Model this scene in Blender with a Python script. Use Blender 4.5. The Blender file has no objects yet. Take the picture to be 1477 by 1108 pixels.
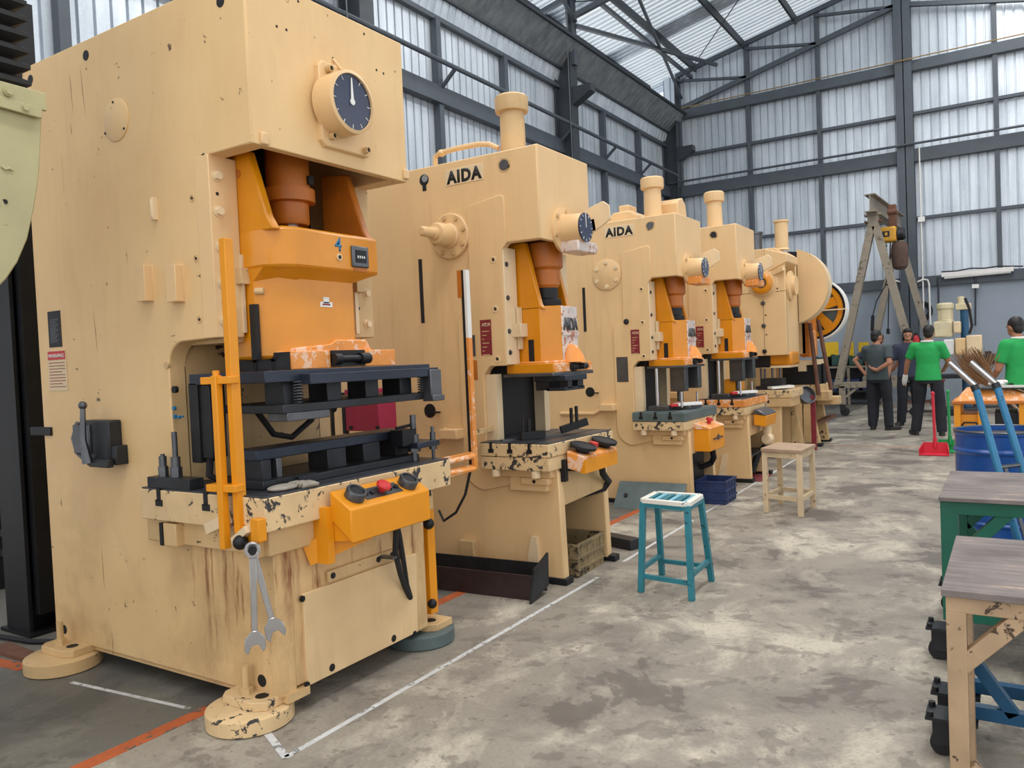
import bpy, bmesh, math, random
import numpy as np
from mathutils import Vector, Matrix
random.seed(7)
scene = bpy.context.scene
COL = scene.collection

# ------------------------------------------------------------------ camera
IW, IH = 1477.0, 1108.0
VPR = np.array([1460.0, 488.0])     # vanishing point of the row of presses (+Y)
VPL = np.array([-1060.0, 598.0])    # vanishing point of the cross direction (-X)
CC = np.array([IW/2, IH/2])
FOC = math.sqrt(-float(np.dot(VPR-CC, VPL-CC)))
CAM = np.array([0.0, 0.0, 1.45])
def _ray(u, v): return np.array([u-CC[0], v-CC[1], FOC])
_Y = _ray(*VPR); _Y = _Y/np.linalg.norm(_Y)
_X = -_ray(*VPL); _X = _X/np.linalg.norm(_X)
_X = _X-_Y*np.dot(_X, _Y); _X = _X/np.linalg.norm(_X)
_Z = np.cross(_X, _Y)
RM = np.array([_X, _Y, _Z])
def _on(u, v, a, val):
    d = RM @ _ray(u, v); t = (val-CAM[a])/d[a]; return Vector(CAM+t*d)
def PX(u, v, x): return _on(u, v, 0, x)     # pixel -> point on a plane x = const
def PY(u, v, y): return _on(u, v, 1, y)
def PZ(u, v, z): return _on(u, v, 2, z)
cam_data = bpy.data.cameras.new('camera')
cam_data.sensor_width = 36.0
cam_data.lens = FOC/IW*36.0
cam_data.clip_start = 0.05
cam = bpy.data.objects.new('camera', cam_data)
COL.objects.link(cam)
r, dn, fw = RM @ np.array([1, 0, 0]), RM @ np.array([0, 1, 0]), RM @ np.array([0, 0, 1])
M = Matrix(((r[0], -dn[0], -fw[0], CAM[0]), (r[1], -dn[1], -fw[1], CAM[1]), (r[2], -dn[2], -fw[2], CAM[2]), (0, 0, 0, 1)))
cam.matrix_world = M
scene.camera = cam

# ------------------------------------------------------------------ world, light, exposure
world = bpy.data.worlds.new('world'); scene.world = world
world.use_nodes = True
bg = world.node_tree.nodes['Background']
bg.inputs['Color'].default_value = (0.97, 0.98, 1.0, 1)      # bright overcast sky
bg.inputs['Strength'].default_value = 1.62
vs = scene.view_settings
vs.view_transform = 'Standard'; vs.look = 'None'; vs.gamma = 1.0; vs.use_curve_mapping = False
vs.exposure = -0.15
def fill_lamp(x, y, sx, sy, power):  # added area lamps under the roof, topping up the daylight through its sheets
    l = bpy.data.lights.new('fill_lamp', 'AREA'); l.shape = 'RECTANGLE'; l.size = sx; l.size_y = sy
    l.energy = power; l.color = (1.0, 0.985, 0.96)
    o = bpy.data.objects.new('roof_fill_lamp', l); COL.objects.link(o)
    o.location = (x, y, 9.0+0.22*(x+7.77)); return o
for (x, y) in ((0.5, -1.0), (0.5, 5.5), (0.5, 12.0), (0.5, 18.0), (-4.6, 4.0), (-4.6, 11.0)):
    fill_lamp(x, y, 1.2, 4.5, 330 if x > 0 else 200)

# ------------------------------------------------------------------ materials
def C(r, g, b):
    f = lambda c: (c/255/12.92) if c/255 <= .04045 else ((c/255+.055)/1.055)**2.4
    return (f(r), f(g), f(b), 1.0)
MAT = {}
def nd(nt, t, **k):
    n = nt.nodes.new(t)
    for a, b in k.items(): setattr(n, a, b)
    return n
def base(name):
    m = bpy.data.materials.new(name); m.use_nodes = True
    nt = m.node_tree; b = nt.nodes['Principled BSDF']; MAT[name] = m
    tc = nd(nt, 'ShaderNodeTexCoord')
    return m, nt, b, tc
def noise(nt, vec, scale, detail=4, rough=.55, dist=0.0):
    n = nd(nt, 'ShaderNodeTexNoise'); n.inputs['Scale'].default_value = scale; n.inputs['Detail'].default_value = detail
    n.inputs['Roughness'].default_value = rough; n.inputs['Distortion'].default_value = dist
    nt.links.new(vec, n.inputs['Vector']); return n.outputs['Fac']
def ramp(nt, fac, a, b):
    n = nd(nt, 'ShaderNodeMapRange'); n.inputs['From Min'].default_value = a; n.inputs['From Max'].default_value = b
    nt.links.new(fac, n.inputs['Value']); return n.outputs['Result']
def mixc(nt, fac, a, b):
    n = nd(nt, 'ShaderNodeMix', data_type='RGBA')
    if isinstance(fac, (int, float)): n.inputs[0].default_value = fac
    else: nt.links.new(fac, n.inputs[0])
    for i, v in ((6, a), (7, b)):
        if isinstance(v, tuple): n.inputs[i].default_value = v
        else: nt.links.new(v, n.inputs[i])
    return n.outputs[2]
def mth(nt, op, a, b):
    n = nd(nt, 'ShaderNodeMath', operation=op)
    for i, v in ((0, a), (1, b)):
        if isinstance(v, (int, float)): n.inputs[i].default_value = v
        else: nt.links.new(v, n.inputs[i])
    return n.outputs[0]
def mapv(nt, vec, sc, loc=(0, 0, 0)):
    n = nd(nt, 'ShaderNodeMapping'); n.inputs['Scale'].default_value = sc; n.inputs['Location'].default_value = loc
    nt.links.new(vec, n.inputs['Vector']); return n.outputs['Vector']
def bump(nt, b, h, strength=.2, dist=.01):
    n = nd(nt, 'ShaderNodeBump'); n.inputs['Strength'].default_value = strength; n.inputs['Distance'].default_value = dist
    nt.links.new(h, n.inputs['Height']); nt.links.new(n.outputs['Normal'], b.inputs['Normal'])
def mat(name, col, rough=.5, metal=0.0, var=.12, scale=6, chip=None, chip_at=.66, chip_scale=14, streak=None, streak_amt=.0, bmp=.08, spec=.5, coat=0.0):
    """painted / plain surface: mottled colour, optional chips of another colour, optional vertical run marks"""
    m, nt, b, tc = base(name); v = tc.outputs['Object']
    n = noise(nt, v, scale, 5)
    c = mixc(nt, ramp(nt, n, .3, .7), tuple(x*(1-var) for x in col[:3])+(1,), tuple(min(1, x*(1+var)) for x in col[:3])+(1,))
    if streak:
        s = noise(nt, mapv(nt, v, (9, 9, .8)), 1.0, 6, .62, .6); s2 = noise(nt, v, 1.7, 3)
        c = mixc(nt, mth(nt, 'MULTIPLY', mth(nt, 'MULTIPLY', ramp(nt, s, .5, .8), ramp(nt, s2, .4, .65)), streak_amt), c, streak)
    if chip:
        k = noise(nt, v, chip_scale, 8, .68, .4)
        k2 = noise(nt, v, chip_scale*.22, 3)
        f = ramp(nt, mth(nt, 'ADD', k, mth(nt, 'MULTIPLY', mth(nt, 'SUBTRACT', k2, .5), .5)), chip_at, chip_at+.03)
        c = mixc(nt, f, c, chip)
    nt.links.new(c, b.inputs['Base Color'])
    b.inputs['Roughness'].default_value = rough; b.inputs['Metallic'].default_value = metal
    b.inputs['Specular IOR Level'].default_value = spec
    if coat: b.inputs['Coat Weight'].default_value = coat; b.inputs['Coat Roughness'].default_value = .2
    if bmp: bump(nt, b, noise(nt, v, scale*7, 3), bmp, .004)
    return m
CREAM = C(224, 188, 138)
mat('cream', CREAM, .42, var=.05, scale=2.2, chip=C(110, 82, 54), chip_at=.735, chip_scale=13, streak=C(170, 136, 92), streak_amt=.35, bmp=.10)
mat('cream_dirty', C(206, 173, 124), .5, var=.12, scale=4, chip=C(64, 50, 38), chip_at=.64, chip_scale=16, streak=C(120, 84, 48), streak_amt=.7)
mat('cream_worn', C(214, 184, 138), .5, var=.12, scale=5, chip=C(52, 50, 52), chip_at=.585, chip_scale=22, streak=C(140, 100, 60), streak_amt=.4)
mat('cream_panel', C(222, 190, 143), .45, var=.1, scale=3, chip=C(70, 54, 40), chip_at=.76, chip_scale=15, streak=C(150, 116, 76), streak_amt=.5)
mat('cream_pale', C(222, 198, 160), .5, var=.08, scale=5, chip=C(110, 90, 70), chip_at=.74)
mat('orange', C(214, 136, 8), .33, var=.08, scale=4, chip=C(120, 70, 30), chip_at=.80, chip_scale=18, streak=C(188, 108, 8), streak_amt=.5, coat=.3)
mat('orange_worn', C(228, 146, 66), .45, var=.12, scale=6, chip=C(232, 190, 160), chip_at=.54, chip_scale=20)
mat('orange_deep', C(186, 106, 28), .45, var=.2, scale=5, chip=C(60, 36, 20), chip_at=.74)
mat('orange_box', C(224, 144, 14), .42, var=.06, scale=5, chip=C(70, 54, 36), chip_at=.76, chip_scale=20)
mat('silver_worn', C(228, 214, 206), .3, .25, var=.12, scale=9, chip=C(190, 120, 84), chip_at=.57, chip_scale=24)
mat('steel_dark', C(48, 50, 54), .42, .5, var=.3, scale=7, chip=C(96, 94, 92), chip_at=.72)
mat('steel_black', C(26, 27, 30), .5, .3, var=.3, scale=5)
mat('steel_mid', C(98, 100, 104), .36, .8, var=.2, scale=9)
mat('steel_bright', C(190, 190, 192), .25, .9, var=.1, scale=9)
mat('bed_top', C(66, 68, 74), .42, .45, var=.28, scale=6, chip=C(128, 126, 124), chip_at=.70)
mat('die_blue', C(52, 58, 70), .38, .6, var=.22, scale=6, chip=C(120, 124, 132), chip_at=.72)
mat('green_grey', C(84, 98, 98), .5, var=.2, scale=6, chip=C(50, 54, 56), chip_at=.66)
mat('black', C(14, 14, 16), .6, var=.2, scale=5)
mat('rubber', C(28, 28, 30), .7, var=.2, scale=8)
mat('dial_blue', C(28, 42, 72), .25, var=.05, coat=.4)
mat('white', C(228, 228, 224), .5, var=.05)
mat('red', C(196, 40, 44), .45, var=.08)
mat('tag_red', C(128, 34, 44), .5, var=.12, scale=20)
mat('magenta', C(158, 34, 70), .5, var=.08)
mat('glove', C(150, 142, 130), .9, var=.2, scale=30)
mat('teal', C(40, 122, 136), .42, var=.12, scale=8, chip=C(20, 44, 50), chip_at=.64, chip_scale=24)
mat('teal_light', C(120, 186, 206), .45, var=.12, scale=8, chip=C(40, 90, 100), chip_at=.70)
mat('white_worn', C(226, 224, 214), .5, var=.05, chip=C(60, 110, 120), chip_at=.68, chip_scale=26)
mat('stool_cream', C(206, 184, 150), .55, var=.1, scale=8, chip=C(98, 76, 54), chip_at=.63, chip_scale=26)
mat('stool_wood', C(168, 142, 118), .6, var=.14, scale=8, chip=C(96, 78, 60), chip_at=.66)
mat('table_cream', C(176, 148, 116), .55, var=.14, scale=9, chip=C(70, 52, 38), chip_at=.62, chip_scale=24)
mat('table_green', C(16, 92, 72), .4, var=.1, scale=6, chip=C(20, 50, 42), chip_at=.76)
mat('table_blue', C(28, 84, 122), .4, var=.1, scale=6)
mat('drum_blue', C(20, 76, 150), .3, var=.1, scale=4, chip=C(150, 150, 150), chip_at=.82)
mat('truck_blue', C(36, 112, 152), .42, var=.1, scale=12, chip=C(30, 50, 60), chip_at=.62, chip_scale=40)
mat('frame_grey', C(74, 82, 90), .5, .1, var=.1, scale=3)
mat('frame_dark', C(52, 58, 65), .5, .1, var=.12, scale=3)
mat('dado', C(146, 156, 168), .7, var=.04, scale=2)
mat('white_wall', C(222, 224, 228), .7, var=.04, scale=3)
mat('gantry', C(140, 130, 114), .55, var=.1, scale=5, chip=C(96, 84, 70), chip_at=.6, chip_scale=14)
mat('hoist_yellow', C(204, 150, 40), .45, var=.12, scale=12, chip=C(60, 46, 30), chip_at=.66)
mat('rust', C(104, 68, 50), .7, var=.25, scale=10)
mat('rust_dark', C(58, 44, 44), .5, .3, var=.3, scale=8)
mat('cable_tan', C(150, 124, 78), .6)
mat('bag_brown', C(82, 62, 54), .8, var=.2, scale=10)
mat('poster_yellow', C(226, 184, 30), .6, var=.06, scale=12, chip=C(120, 96, 24), chip_at=.64, chip_scale=30)
mat('plastic_green', C(30, 72, 66), .5, var=.2, scale=10)
mat('crate_tan', C(140, 122, 88), .6, var=.25, scale=12, chip=C(52, 44, 34), chip_at=.58)
mat('crate_blue', C(34, 52, 96), .55, var=.2, scale=12)
mat('guard_green', C(176, 170, 128), .5, var=.08, scale=5, chip=C(132, 118, 84), chip_at=.68)
mat('broom', C(128, 96, 66), .9, var=.3, scale=60)
mat('green_plastic', C(40, 148, 84), .4, var=.06)
mat('red_plastic', C(206, 40, 60), .4, var=.06)
mat('skin', C(170, 118, 92), .55, var=.06, scale=20, bmp=.03)
mat('hair', C(22, 19, 20), .55, var=.2, scale=40)
mat('shirt_green', C(34, 160, 82), .8, var=.06, scale=12, bmp=.15)
mat('shirt_navy', C(46, 52, 70), .85, var=.08, scale=12, bmp=.15)
mat('shirt_grey', C(66, 76, 80), .85, var=.08, scale=12, bmp=.15)
mat('trousers', C(28, 30, 38), .85, var=.12, scale=10, bmp=.2)
mat('shoe', C(34, 32, 32), .6, var=.2, scale=20)
mat('motor_cream', C(208, 196, 160), .45, var=.06, scale=8)
mat('tube_light', C(226, 222, 220), .4, var=.03)
mat('line_white', C(196, 196, 194), .7, var=.14, scale=16, chip=C(128, 126, 122), chip_at=.57, chip_scale=22)
mat('line_orange', C(176, 88, 44), .7, var=.15, scale=10, chip=C(92, 84, 78), chip_at=.60, chip_scale=18)
mat('mat_red', C(132, 48, 56), .8, var=.2, scale=10)
mat('frosted', C(236, 238, 240), .6, var=.02, bmp=0)

def mat_sheet():
    m, nt, b, tc = base('sheet'); v = tc.outputs['Object']
    n1 = noise(nt, mapv(nt, v, (5, 5, .35)), 1.0, 4)
    n2 = noise(nt, v, .8, 3)
    n3 = noise(nt, v, 30, 4)
    f = mth(nt, 'ADD', mth(nt, 'MULTIPLY', n1, .55), mth(nt, 'ADD', mth(nt, 'MULTIPLY', n2, .3), mth(nt, 'MULTIPLY', n3, .15)))
    c = mixc(nt, ramp(nt, f, .35, .65), C(172, 182, 192), C(220, 228, 236))
    nt.links.new(c, b.inputs['Base Color'])
    b.inputs['Metallic'].default_value = .35; b.inputs['Roughness'].default_value = .38
mat_sheet()
def mat_skylight():
    m, nt, b, tc = base('translucent_sheet'); v = tc.outputs['Object']
    n = noise(nt, mapv(nt, v, (.6, 4, 1)), 1.0, 5)
    tr = nd(nt, 'ShaderNodeBsdfTranslucent'); nt.links.new(mixc(nt, n, C(196, 208, 216), C(240, 244, 246)), tr.inputs['Color'])
    b.inputs['Base Color'].default_value = C(210, 214, 216); b.inputs['Roughness'].default_value = .35
    mx = nd(nt, 'ShaderNodeMixShader'); mx.inputs[0].default_value = .35
    nt.links.new(tr.outputs[0], mx.inputs[1]); nt.links.new(b.outputs[0], mx.inputs[2]); nt.links.new(mx.outputs[0], nt.nodes['Material Output'].inputs['Surface'])
mat_skylight()
def mat_sheet_dark():
    m, nt, b, tc = base('sheet_dark'); v = tc.outputs['Object']
    n1 = noise(nt, mapv(nt, v, (5, 5, .6)), 1.0, 4)
    c = mixc(nt, ramp(nt, n1, .3, .7), C(118, 124, 128), C(150, 156, 160))
    nt.links.new(c, b.inputs['Base Color'])
    b.inputs['Metallic'].default_value = .5; b.inputs['Roughness'].default_value = .5
mat_sheet_dark()
def mat_floor():
    m, nt, b, tc = base('concrete'); v = tc.outputs['Object']
    n0 = noise(nt, v, .45, 5, .6, .3); n1 = noise(nt, v, 1.15, 9, .64, .35); n2 = noise(nt, v, 4.6, 7, .62, .3); n3 = noise(nt, v, 55, 5, .7)
    n4 = noise(nt, mapv(nt, v, (1.5, 1.1, 1), (7, 3, 0)), 1.3, 9, .68, .5); n5 = noise(nt, mapv(nt, v, (1, 1, 1), (2, 9, 0)), 13, 5, .6)
    c = mixc(nt, ramp(nt, n0, .3, .7), C(132, 125, 114), C(160, 152, 138))
    c = mixc(nt, mth(nt, 'MULTIPLY', ramp(nt, n4, .49, .62), .8), c, C(198, 189, 170))       # worn pale patches
    c = mixc(nt, mth(nt, 'MULTIPLY', ramp(nt, n1, .48, .56), .55), c, C(112, 104, 97))       # old oil stains
    c = mixc(nt, mth(nt, 'MULTIPLY', ramp(nt, n1, .575, .595), .65), c, C(84, 77, 71))
    c = mixc(nt, mth(nt, 'MULTIPLY', ramp(nt, n2, .565, .60), .5), c, C(98, 90, 83))
    c = mixc(nt, mth(nt, 'MULTIPLY', ramp(nt, n5, .62, .65), .5), c, C(92, 85, 78))
    c = mixc(nt, mth(nt, 'MULTIPLY', ramp(nt, n3, .48, .75), .45), c, C(96, 92, 84))
    vo = nd(nt, 'ShaderNodeTexVoronoi', feature='DISTANCE_TO_EDGE'); vo.inputs['Scale'].default_value = .5
    nw = nd(nt, 'ShaderNodeTexNoise'); nw.inputs['Scale'].default_value = 3.5; nw.inputs['Detail'].default_value = 6; nt.links.new(v, nw.inputs['Vector'])
    nt.links.new(mixc(nt, .25, v, nw.outputs['Color']), vo.inputs['Vector'])
    c = mixc(nt, mth(nt, 'MULTIPLY', ramp(nt, vo.outputs['Distance'], .003, .0), .3), c, C(96, 92, 88))    # hairline cracks
    # the painted strip under the presses, left of the orange line: old dark floor paint, with the machines' shadow put into the colour
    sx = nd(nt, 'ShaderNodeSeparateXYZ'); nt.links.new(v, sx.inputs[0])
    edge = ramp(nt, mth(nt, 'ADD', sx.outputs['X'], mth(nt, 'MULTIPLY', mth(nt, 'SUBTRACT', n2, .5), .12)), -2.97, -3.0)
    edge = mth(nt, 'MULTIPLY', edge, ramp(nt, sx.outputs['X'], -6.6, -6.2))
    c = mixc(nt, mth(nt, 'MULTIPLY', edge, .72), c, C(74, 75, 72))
    nt.links.new(c, b.inputs['Base Color'])
    rg = nd(nt, 'ShaderNodeMapRange'); rg.inputs['To Min'].default_value = .42; rg.inputs['To Max'].default_value = .75
    nt.links.new(n4, rg.inputs['Value']); nt.links.new(rg.outputs[0], b.inputs['Roughness'])
    bump(nt, b, mth(nt, 'ADD', n2, n3), .12, .006)
mat_floor()
def mat_wood():
    m, nt, b, tc = base('plywood'); v = tc.outputs['Object']
    g = noise(nt, mapv(nt, v, (2.2, 30, 20)), 1.0, 7, .7, .4); p = noise(nt, v, 5, 5, .6)
    c = mixc(nt, ramp(nt, mth(nt, 'ADD', mth(nt, 'MULTIPLY', g, .55), mth(nt, 'MULTIPLY', p, .45)), .36, .64), C(84, 75, 72), C(138, 127, 122))
    c = mixc(nt, mth(nt, 'MULTIPLY', ramp(nt, mth(nt, 'ADD', mth(nt, 'MULTIPLY', g, .5), mth(nt, 'MULTIPLY', p, .5)), .60, .66), .8), c, C(196, 156, 120))
    nt.links.new(c, b.inputs['Base Color']); b.inputs['Roughness'].default_value = .7
    bump(nt, b, g, .4, .006)
mat_wood()
def mat_rusty_cream():
    """cream paint of the front press: rust runs below the bolster on the pedestal"""
    m, nt, b, tc = base('cream_front'); v = tc.outputs['Object']
    n = noise(nt, v, 2.0, 5)
    c = mixc(nt, ramp(nt, n, .3, .7), C(220, 182, 129), C(230, 195, 141))
    s = noise(nt, mapv(nt, v, (7, 7, 1.2)), 1.0, 6, .62, .8); s2 = noise(nt, v, 1.3, 3)
    c = mixc(nt, mth(nt, 'MULTIPLY', mth(nt, 'MULTIPLY', ramp(nt, s, .5, .8), ramp(nt, s2, .4, .65)), .3), c, C(176, 140, 94))
    sp = nd(nt, 'ShaderNodeSeparateXYZ'); nt.links.new(v, sp.inputs[0])
    # object origin is at the press base: z runs up from the floor, x = 0 at the front face
    zz = mth(nt, 'MULTIPLY', ramp(nt, sp.outputs['Z'], .05, .55), ramp(nt, sp.outputs['Z'], .86, .78))
    xx = ramp(nt, sp.outputs['X'], -.60, -.46)
    hh = mth(nt, 'ADD', sp.outputs['X'], mth(nt, 'MULTIPLY', sp.outputs['Y'], .83))            # distance around the corner
    wob = mth(nt, 'MULTIPLY', mth(nt, 'SUBTRACT', noise(nt, v, 6, 3), .5), .03)
    cx = nd(nt, 'ShaderNodeCombineXYZ'); nt.links.new(mth(nt, 'ADD', hh, wob), cx.inputs[0]); nt.links.new(mth(nt, 'MULTIPLY', sp.outputs['Z'], .12), cx.inputs[2])
    r1 = noise(nt, cx.outputs[0], 26, 2, .5); r2 = noise(nt, cx.outputs[0], 70, 2, .6); ln = noise(nt, cx.outputs[0], 34, 1)
    run = mth(nt, 'MULTIPLY', ramp(nt, r1, .56, .68), ramp(nt, r2, .35, .6))
    lim = ramp(nt, mth(nt, 'SUBTRACT', sp.outputs['Z'], mth(nt, 'MULTIPLY', ln, .9)), -.30, .05)      # every run ends at its own height
    rmask = mth(nt, 'MULTIPLY', mth(nt, 'MULTIPLY', ramp(nt, sp.outputs['Z'], .86, .76), xx), mth(nt, 'MULTIPLY', run, lim))
    for h0, wd, ze in ((-.835, .016, .18), (-.80, .008, .35), (-.715, .020, .28), (-.66, .008, .45), (-.345, .030, .30), (-.30, .012, .45), (.33, .012, .5), (-.52, .007, .4)):
        dd = mth(nt, 'ABSOLUTE', mth(nt, 'SUBTRACT', mth(nt, 'ADD', hh, wob), h0), 0)
        m1 = mth(nt, 'MULTIPLY', ramp(nt, dd, wd, wd*.25), mth(nt, 'MULTIPLY', ramp(nt, sp.outputs['Z'], ze, ze+.3), ramp(nt, sp.outputs['Z'], .84, .78)))
        rmask = mth(nt, 'MAXIMUM', rmask, mth(nt, 'MULTIPLY', m1, ramp(nt, r2, .25, .55)))
    c = mixc(nt, mth(nt, 'MULTIPLY', rmask, .9), c, C(128, 62, 24))
    ds = noise(nt, mapv(nt, v, (4, 4, 1.6), (9, 4, 0)), 1.0, 6, .6, .5)
    dm = mth(nt, 'MULTIPLY', mth(nt, 'MULTIPLY', xx, ramp(nt, sp.outputs['Z'], .95, .7)), ramp(nt, ds, .42, .68))
    c = mixc(nt, mth(nt, 'MULTIPLY', dm, .45), c, C(140, 104, 64))
    gr = noise(nt, v, 3.2, 7, .65, .3); low = ramp(nt, sp.outputs['Z'], 1.3, .1)                # grime plus light falloff put into the colour, darker towards the base
    c = mixc(nt, mth(nt, 'MULTIPLY', mth(nt, 'MULTIPLY', low, ramp(nt, gr, .45, .7)), .45), c, C(132, 104, 72))
    k = noise(nt, v, 13, 8, .7, .3)
    c = mixc(nt, ramp(nt, k, .66, .68), c, C(96, 70, 46))
    sc = noise(nt, mapv(nt, v, (55, 55, 1.3), (5, 2, 1)), 1.0, 2)       # thin scratches
    c = mixc(nt, mth(nt, 'MULTIPLY', ramp(nt, sc, .77, .79), .6), c, C(104, 70, 40))
    nt.links.new(c, b.inputs['Base Color']); b.inputs['Roughness'].default_value = .42
    bump(nt, b, noise(nt, v, 18, 3), .10, .004)
mat_rusty_cream()

# ------------------------------------------------------------------ mesh helpers
def vec(p): return Vector((float(p[0]), float(p[1]), float(p[2])))
XF = [0.0, 0.0, 1.0]       # shift in x, y and stretch in z used while a press is repeated along the row
def xf(p): return Vector((p[0]+XF[0], p[1]+XF[1], p[2]*XF[2]))
class MB:
    def __init__(s): s.v = []; s.f = []
    def add(s, vs, fs):
        o = len(s.v); s.v += [tuple(vec(p)) for p in vs]; s.f += [tuple(i+o for i in f) for f in fs]; return s
    def box(s, x0, x1, y0, y1, z0, z1):
        return s.add([(x, y, z) for x in (x0, x1) for y in (y0, y1) for z in (z0, z1)],
                     [(0, 1, 3, 2), (4, 6, 7, 5), (0, 4, 5, 1), (2, 3, 7, 6), (0, 2, 6, 4), (1, 5, 7, 3)])
    def bar(s, p, q, w, h, up=(0, 0, 1)):
        p, q = vec(p), vec(q); d = (q-p).normalized(); u = vec(up)
        if abs(d.dot(u)) > .98: u = Vector((1, 0, 0)) if abs(d.x) < .9 else Vector((0, 1, 0))
        sd = d.cross(u).normalized(); u = sd.cross(d).normalized()
        vs = [e+sd*a*w/2+u*b*h/2 for e in (p, q) for a, b in ((-1, -1), (1, -1), (1, 1), (-1, 1))]
        return s.add(vs, [(3, 2, 1, 0), (4, 5, 6, 7), (0, 1, 5, 4), (1, 2, 6, 5), (2, 3, 7, 6), (3, 0, 4, 7)])
    def cyl(s, p, q, r, r2=None, n=16):
        p, q = vec(p), vec(q); r2 = r if r2 is None else r2; d = (q-p).normalized()
        u = d.orthogonal().normalized(); w = d.cross(u)
        vs = [e+(u*math.cos(2*math.pi*i/n)+w*math.sin(2*math.pi*i/n))*rr for e, rr in ((p, r), (q, r2)) for i in range(n)]
        return s.add(vs, [tuple(range(n))[::-1], tuple(range(n, 2*n))]+[(i, (i+1) % n, n+(i+1) % n, n+i) for i in range(n)])
    def lathe(s, o, d, prof, n=20):
        """prof: (radius, distance along d)"""
        o, d = vec(o), vec(d).normalized(); u = d.orthogonal().normalized(); w = d.cross(u)
        vs = []; fs = []
        for r_, h in prof:
            vs += [o+d*h+(u*math.cos(2*math.pi*i/n)+w*math.sin(2*math.pi*i/n))*r_ for i in range(n)]
        for k in range(len(prof)-1):
            fs += [(k*n+i, k*n+(i+1) % n, (k+1)*n+(i+1) % n, (k+1)*n+i) for i in range(n)]
        fs += [tuple(range(n))[::-1], tuple(range((len(prof)-1)*n, len(prof)*n))]
        return s.add(vs, fs)
    def prism(s, poly, axis, a, b):
        n = len(poly)
        def P(c, t): return {'x': (t, c[0], c[1]), 'y': (c[0], t, c[1]), 'z': (c[0], c[1], t)}[axis]
        return s.add([P(c, t) for t in (a, b) for c in poly], [tuple(range(n))[::-1], tuple(range(n, 2*n))]+[(i, (i+1) % n, n+(i+1) % n, n+i) for i in range(n)])
    def tube(s, pts, r, n=8):
        pts = [vec(p) for p in pts]; m = len(pts); vs = []; fs = []; u = None
        for k, p in enumerate(pts):
            d = (pts[min(k+1, m-1)]-pts[max(k-1, 0)]).normalized()
            u = d.orthogonal().normalized() if u is None else (u-d*u.dot(d)).normalized()
            w = d.cross(u); rr = r[k] if isinstance(r, (list, tuple)) else r
            vs += [p+(u*math.cos(2*math.pi*i/n)+w*math.sin(2*math.pi*i/n))*rr for i in range(n)]
        for k in range(m-1): fs += [(k*n+i, k*n+(i+1) % n, (k+1)*n+(i+1) % n, (k+1)*n+i) for i in range(n)]
        fs += [tuple(range(n))[::-1], tuple(range((m-1)*n, m*n))]
        return s.add(vs, fs)
    def ell(s, c, rx, ry, rz, n=14, m=9, rot=None):
        c = vec(c); vs = []; fs = []
        for k in range(m+1):
            t = math.pi*k/m
            for i in range(n):
                a = 2*math.pi*i/n; p = Vector((rx*math.sin(t)*math.cos(a), ry*math.sin(t)*math.sin(a), rz*math.cos(t)))
                if rot: p = rot @ p
                vs.append(c+p)
        for k in range(m): fs += [(k*n+i, k*n+(i+1) % n, (k+1)*n+(i+1) % n, (k+1)*n+i) for i in range(n)]
        return s.add(vs, fs)
    def bolt(s, c, d, r=.014, h=.012, n=6):
        c, d = vec(c), vec(d).normalized()
        s.cyl(c-d*.004, c+d*.004, r*1.35, n=12); s.cyl(c, c+d*h, r, n=n); return s
    def build(s, name, m, parent=None, bevel=0, seg=2, smooth=35):
        me = bpy.data.meshes.new(name)
        o0 = root_loc(parent) if parent else Vector((0, 0, 0))
        me.from_pydata([(a+XF[0]-o0.x, b+XF[1]-o0.y, c*XF[2]-o0.z) for a, b, c in s.v], [], s.f)
        bm = bmesh.new(); bm.from_mesh(me); bmesh.ops.remove_doubles(bm, verts=bm.verts, dist=1e-6)
        bmesh.ops.recalc_face_normals(bm, faces=bm.faces); bm.to_mesh(me); bm.free()
        me.materials.append(MAT[m]); me.shade_smooth(); me.set_sharp_from_angle(angle=math.radians(smooth))
        o = bpy.data.objects.new(name, me); COL.objects.link(o)
        if parent: o.parent = parent
        if bevel:
            b = o.modifiers.new('bevel', 'BEVEL'); b.width = bevel; b.segments = seg; b.limit_method = 'ANGLE'; b.angle_limit = math.radians(50)
        return o
def root_loc(o):
    while o.parent: o = o.parent
    return o.location
def thing(name, loc, label, cat, group=None):
    o = bpy.data.objects.new(name, None); COL.objects.link(o); o.location = loc; o.empty_display_size = .1
    return tag(o, label, cat, group)
def tag(o, label, cat, group=None, kind=None):
    if label: o['label'] = label
    if cat: o['category'] = cat
    if group: o['group'] = group
    if kind: o['kind'] = kind
    return o
def part(name, m, parent, fn, bevel=0, **k):
    b = MB(); fn(b); return b.build(name, m, parent, bevel, **k)
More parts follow.
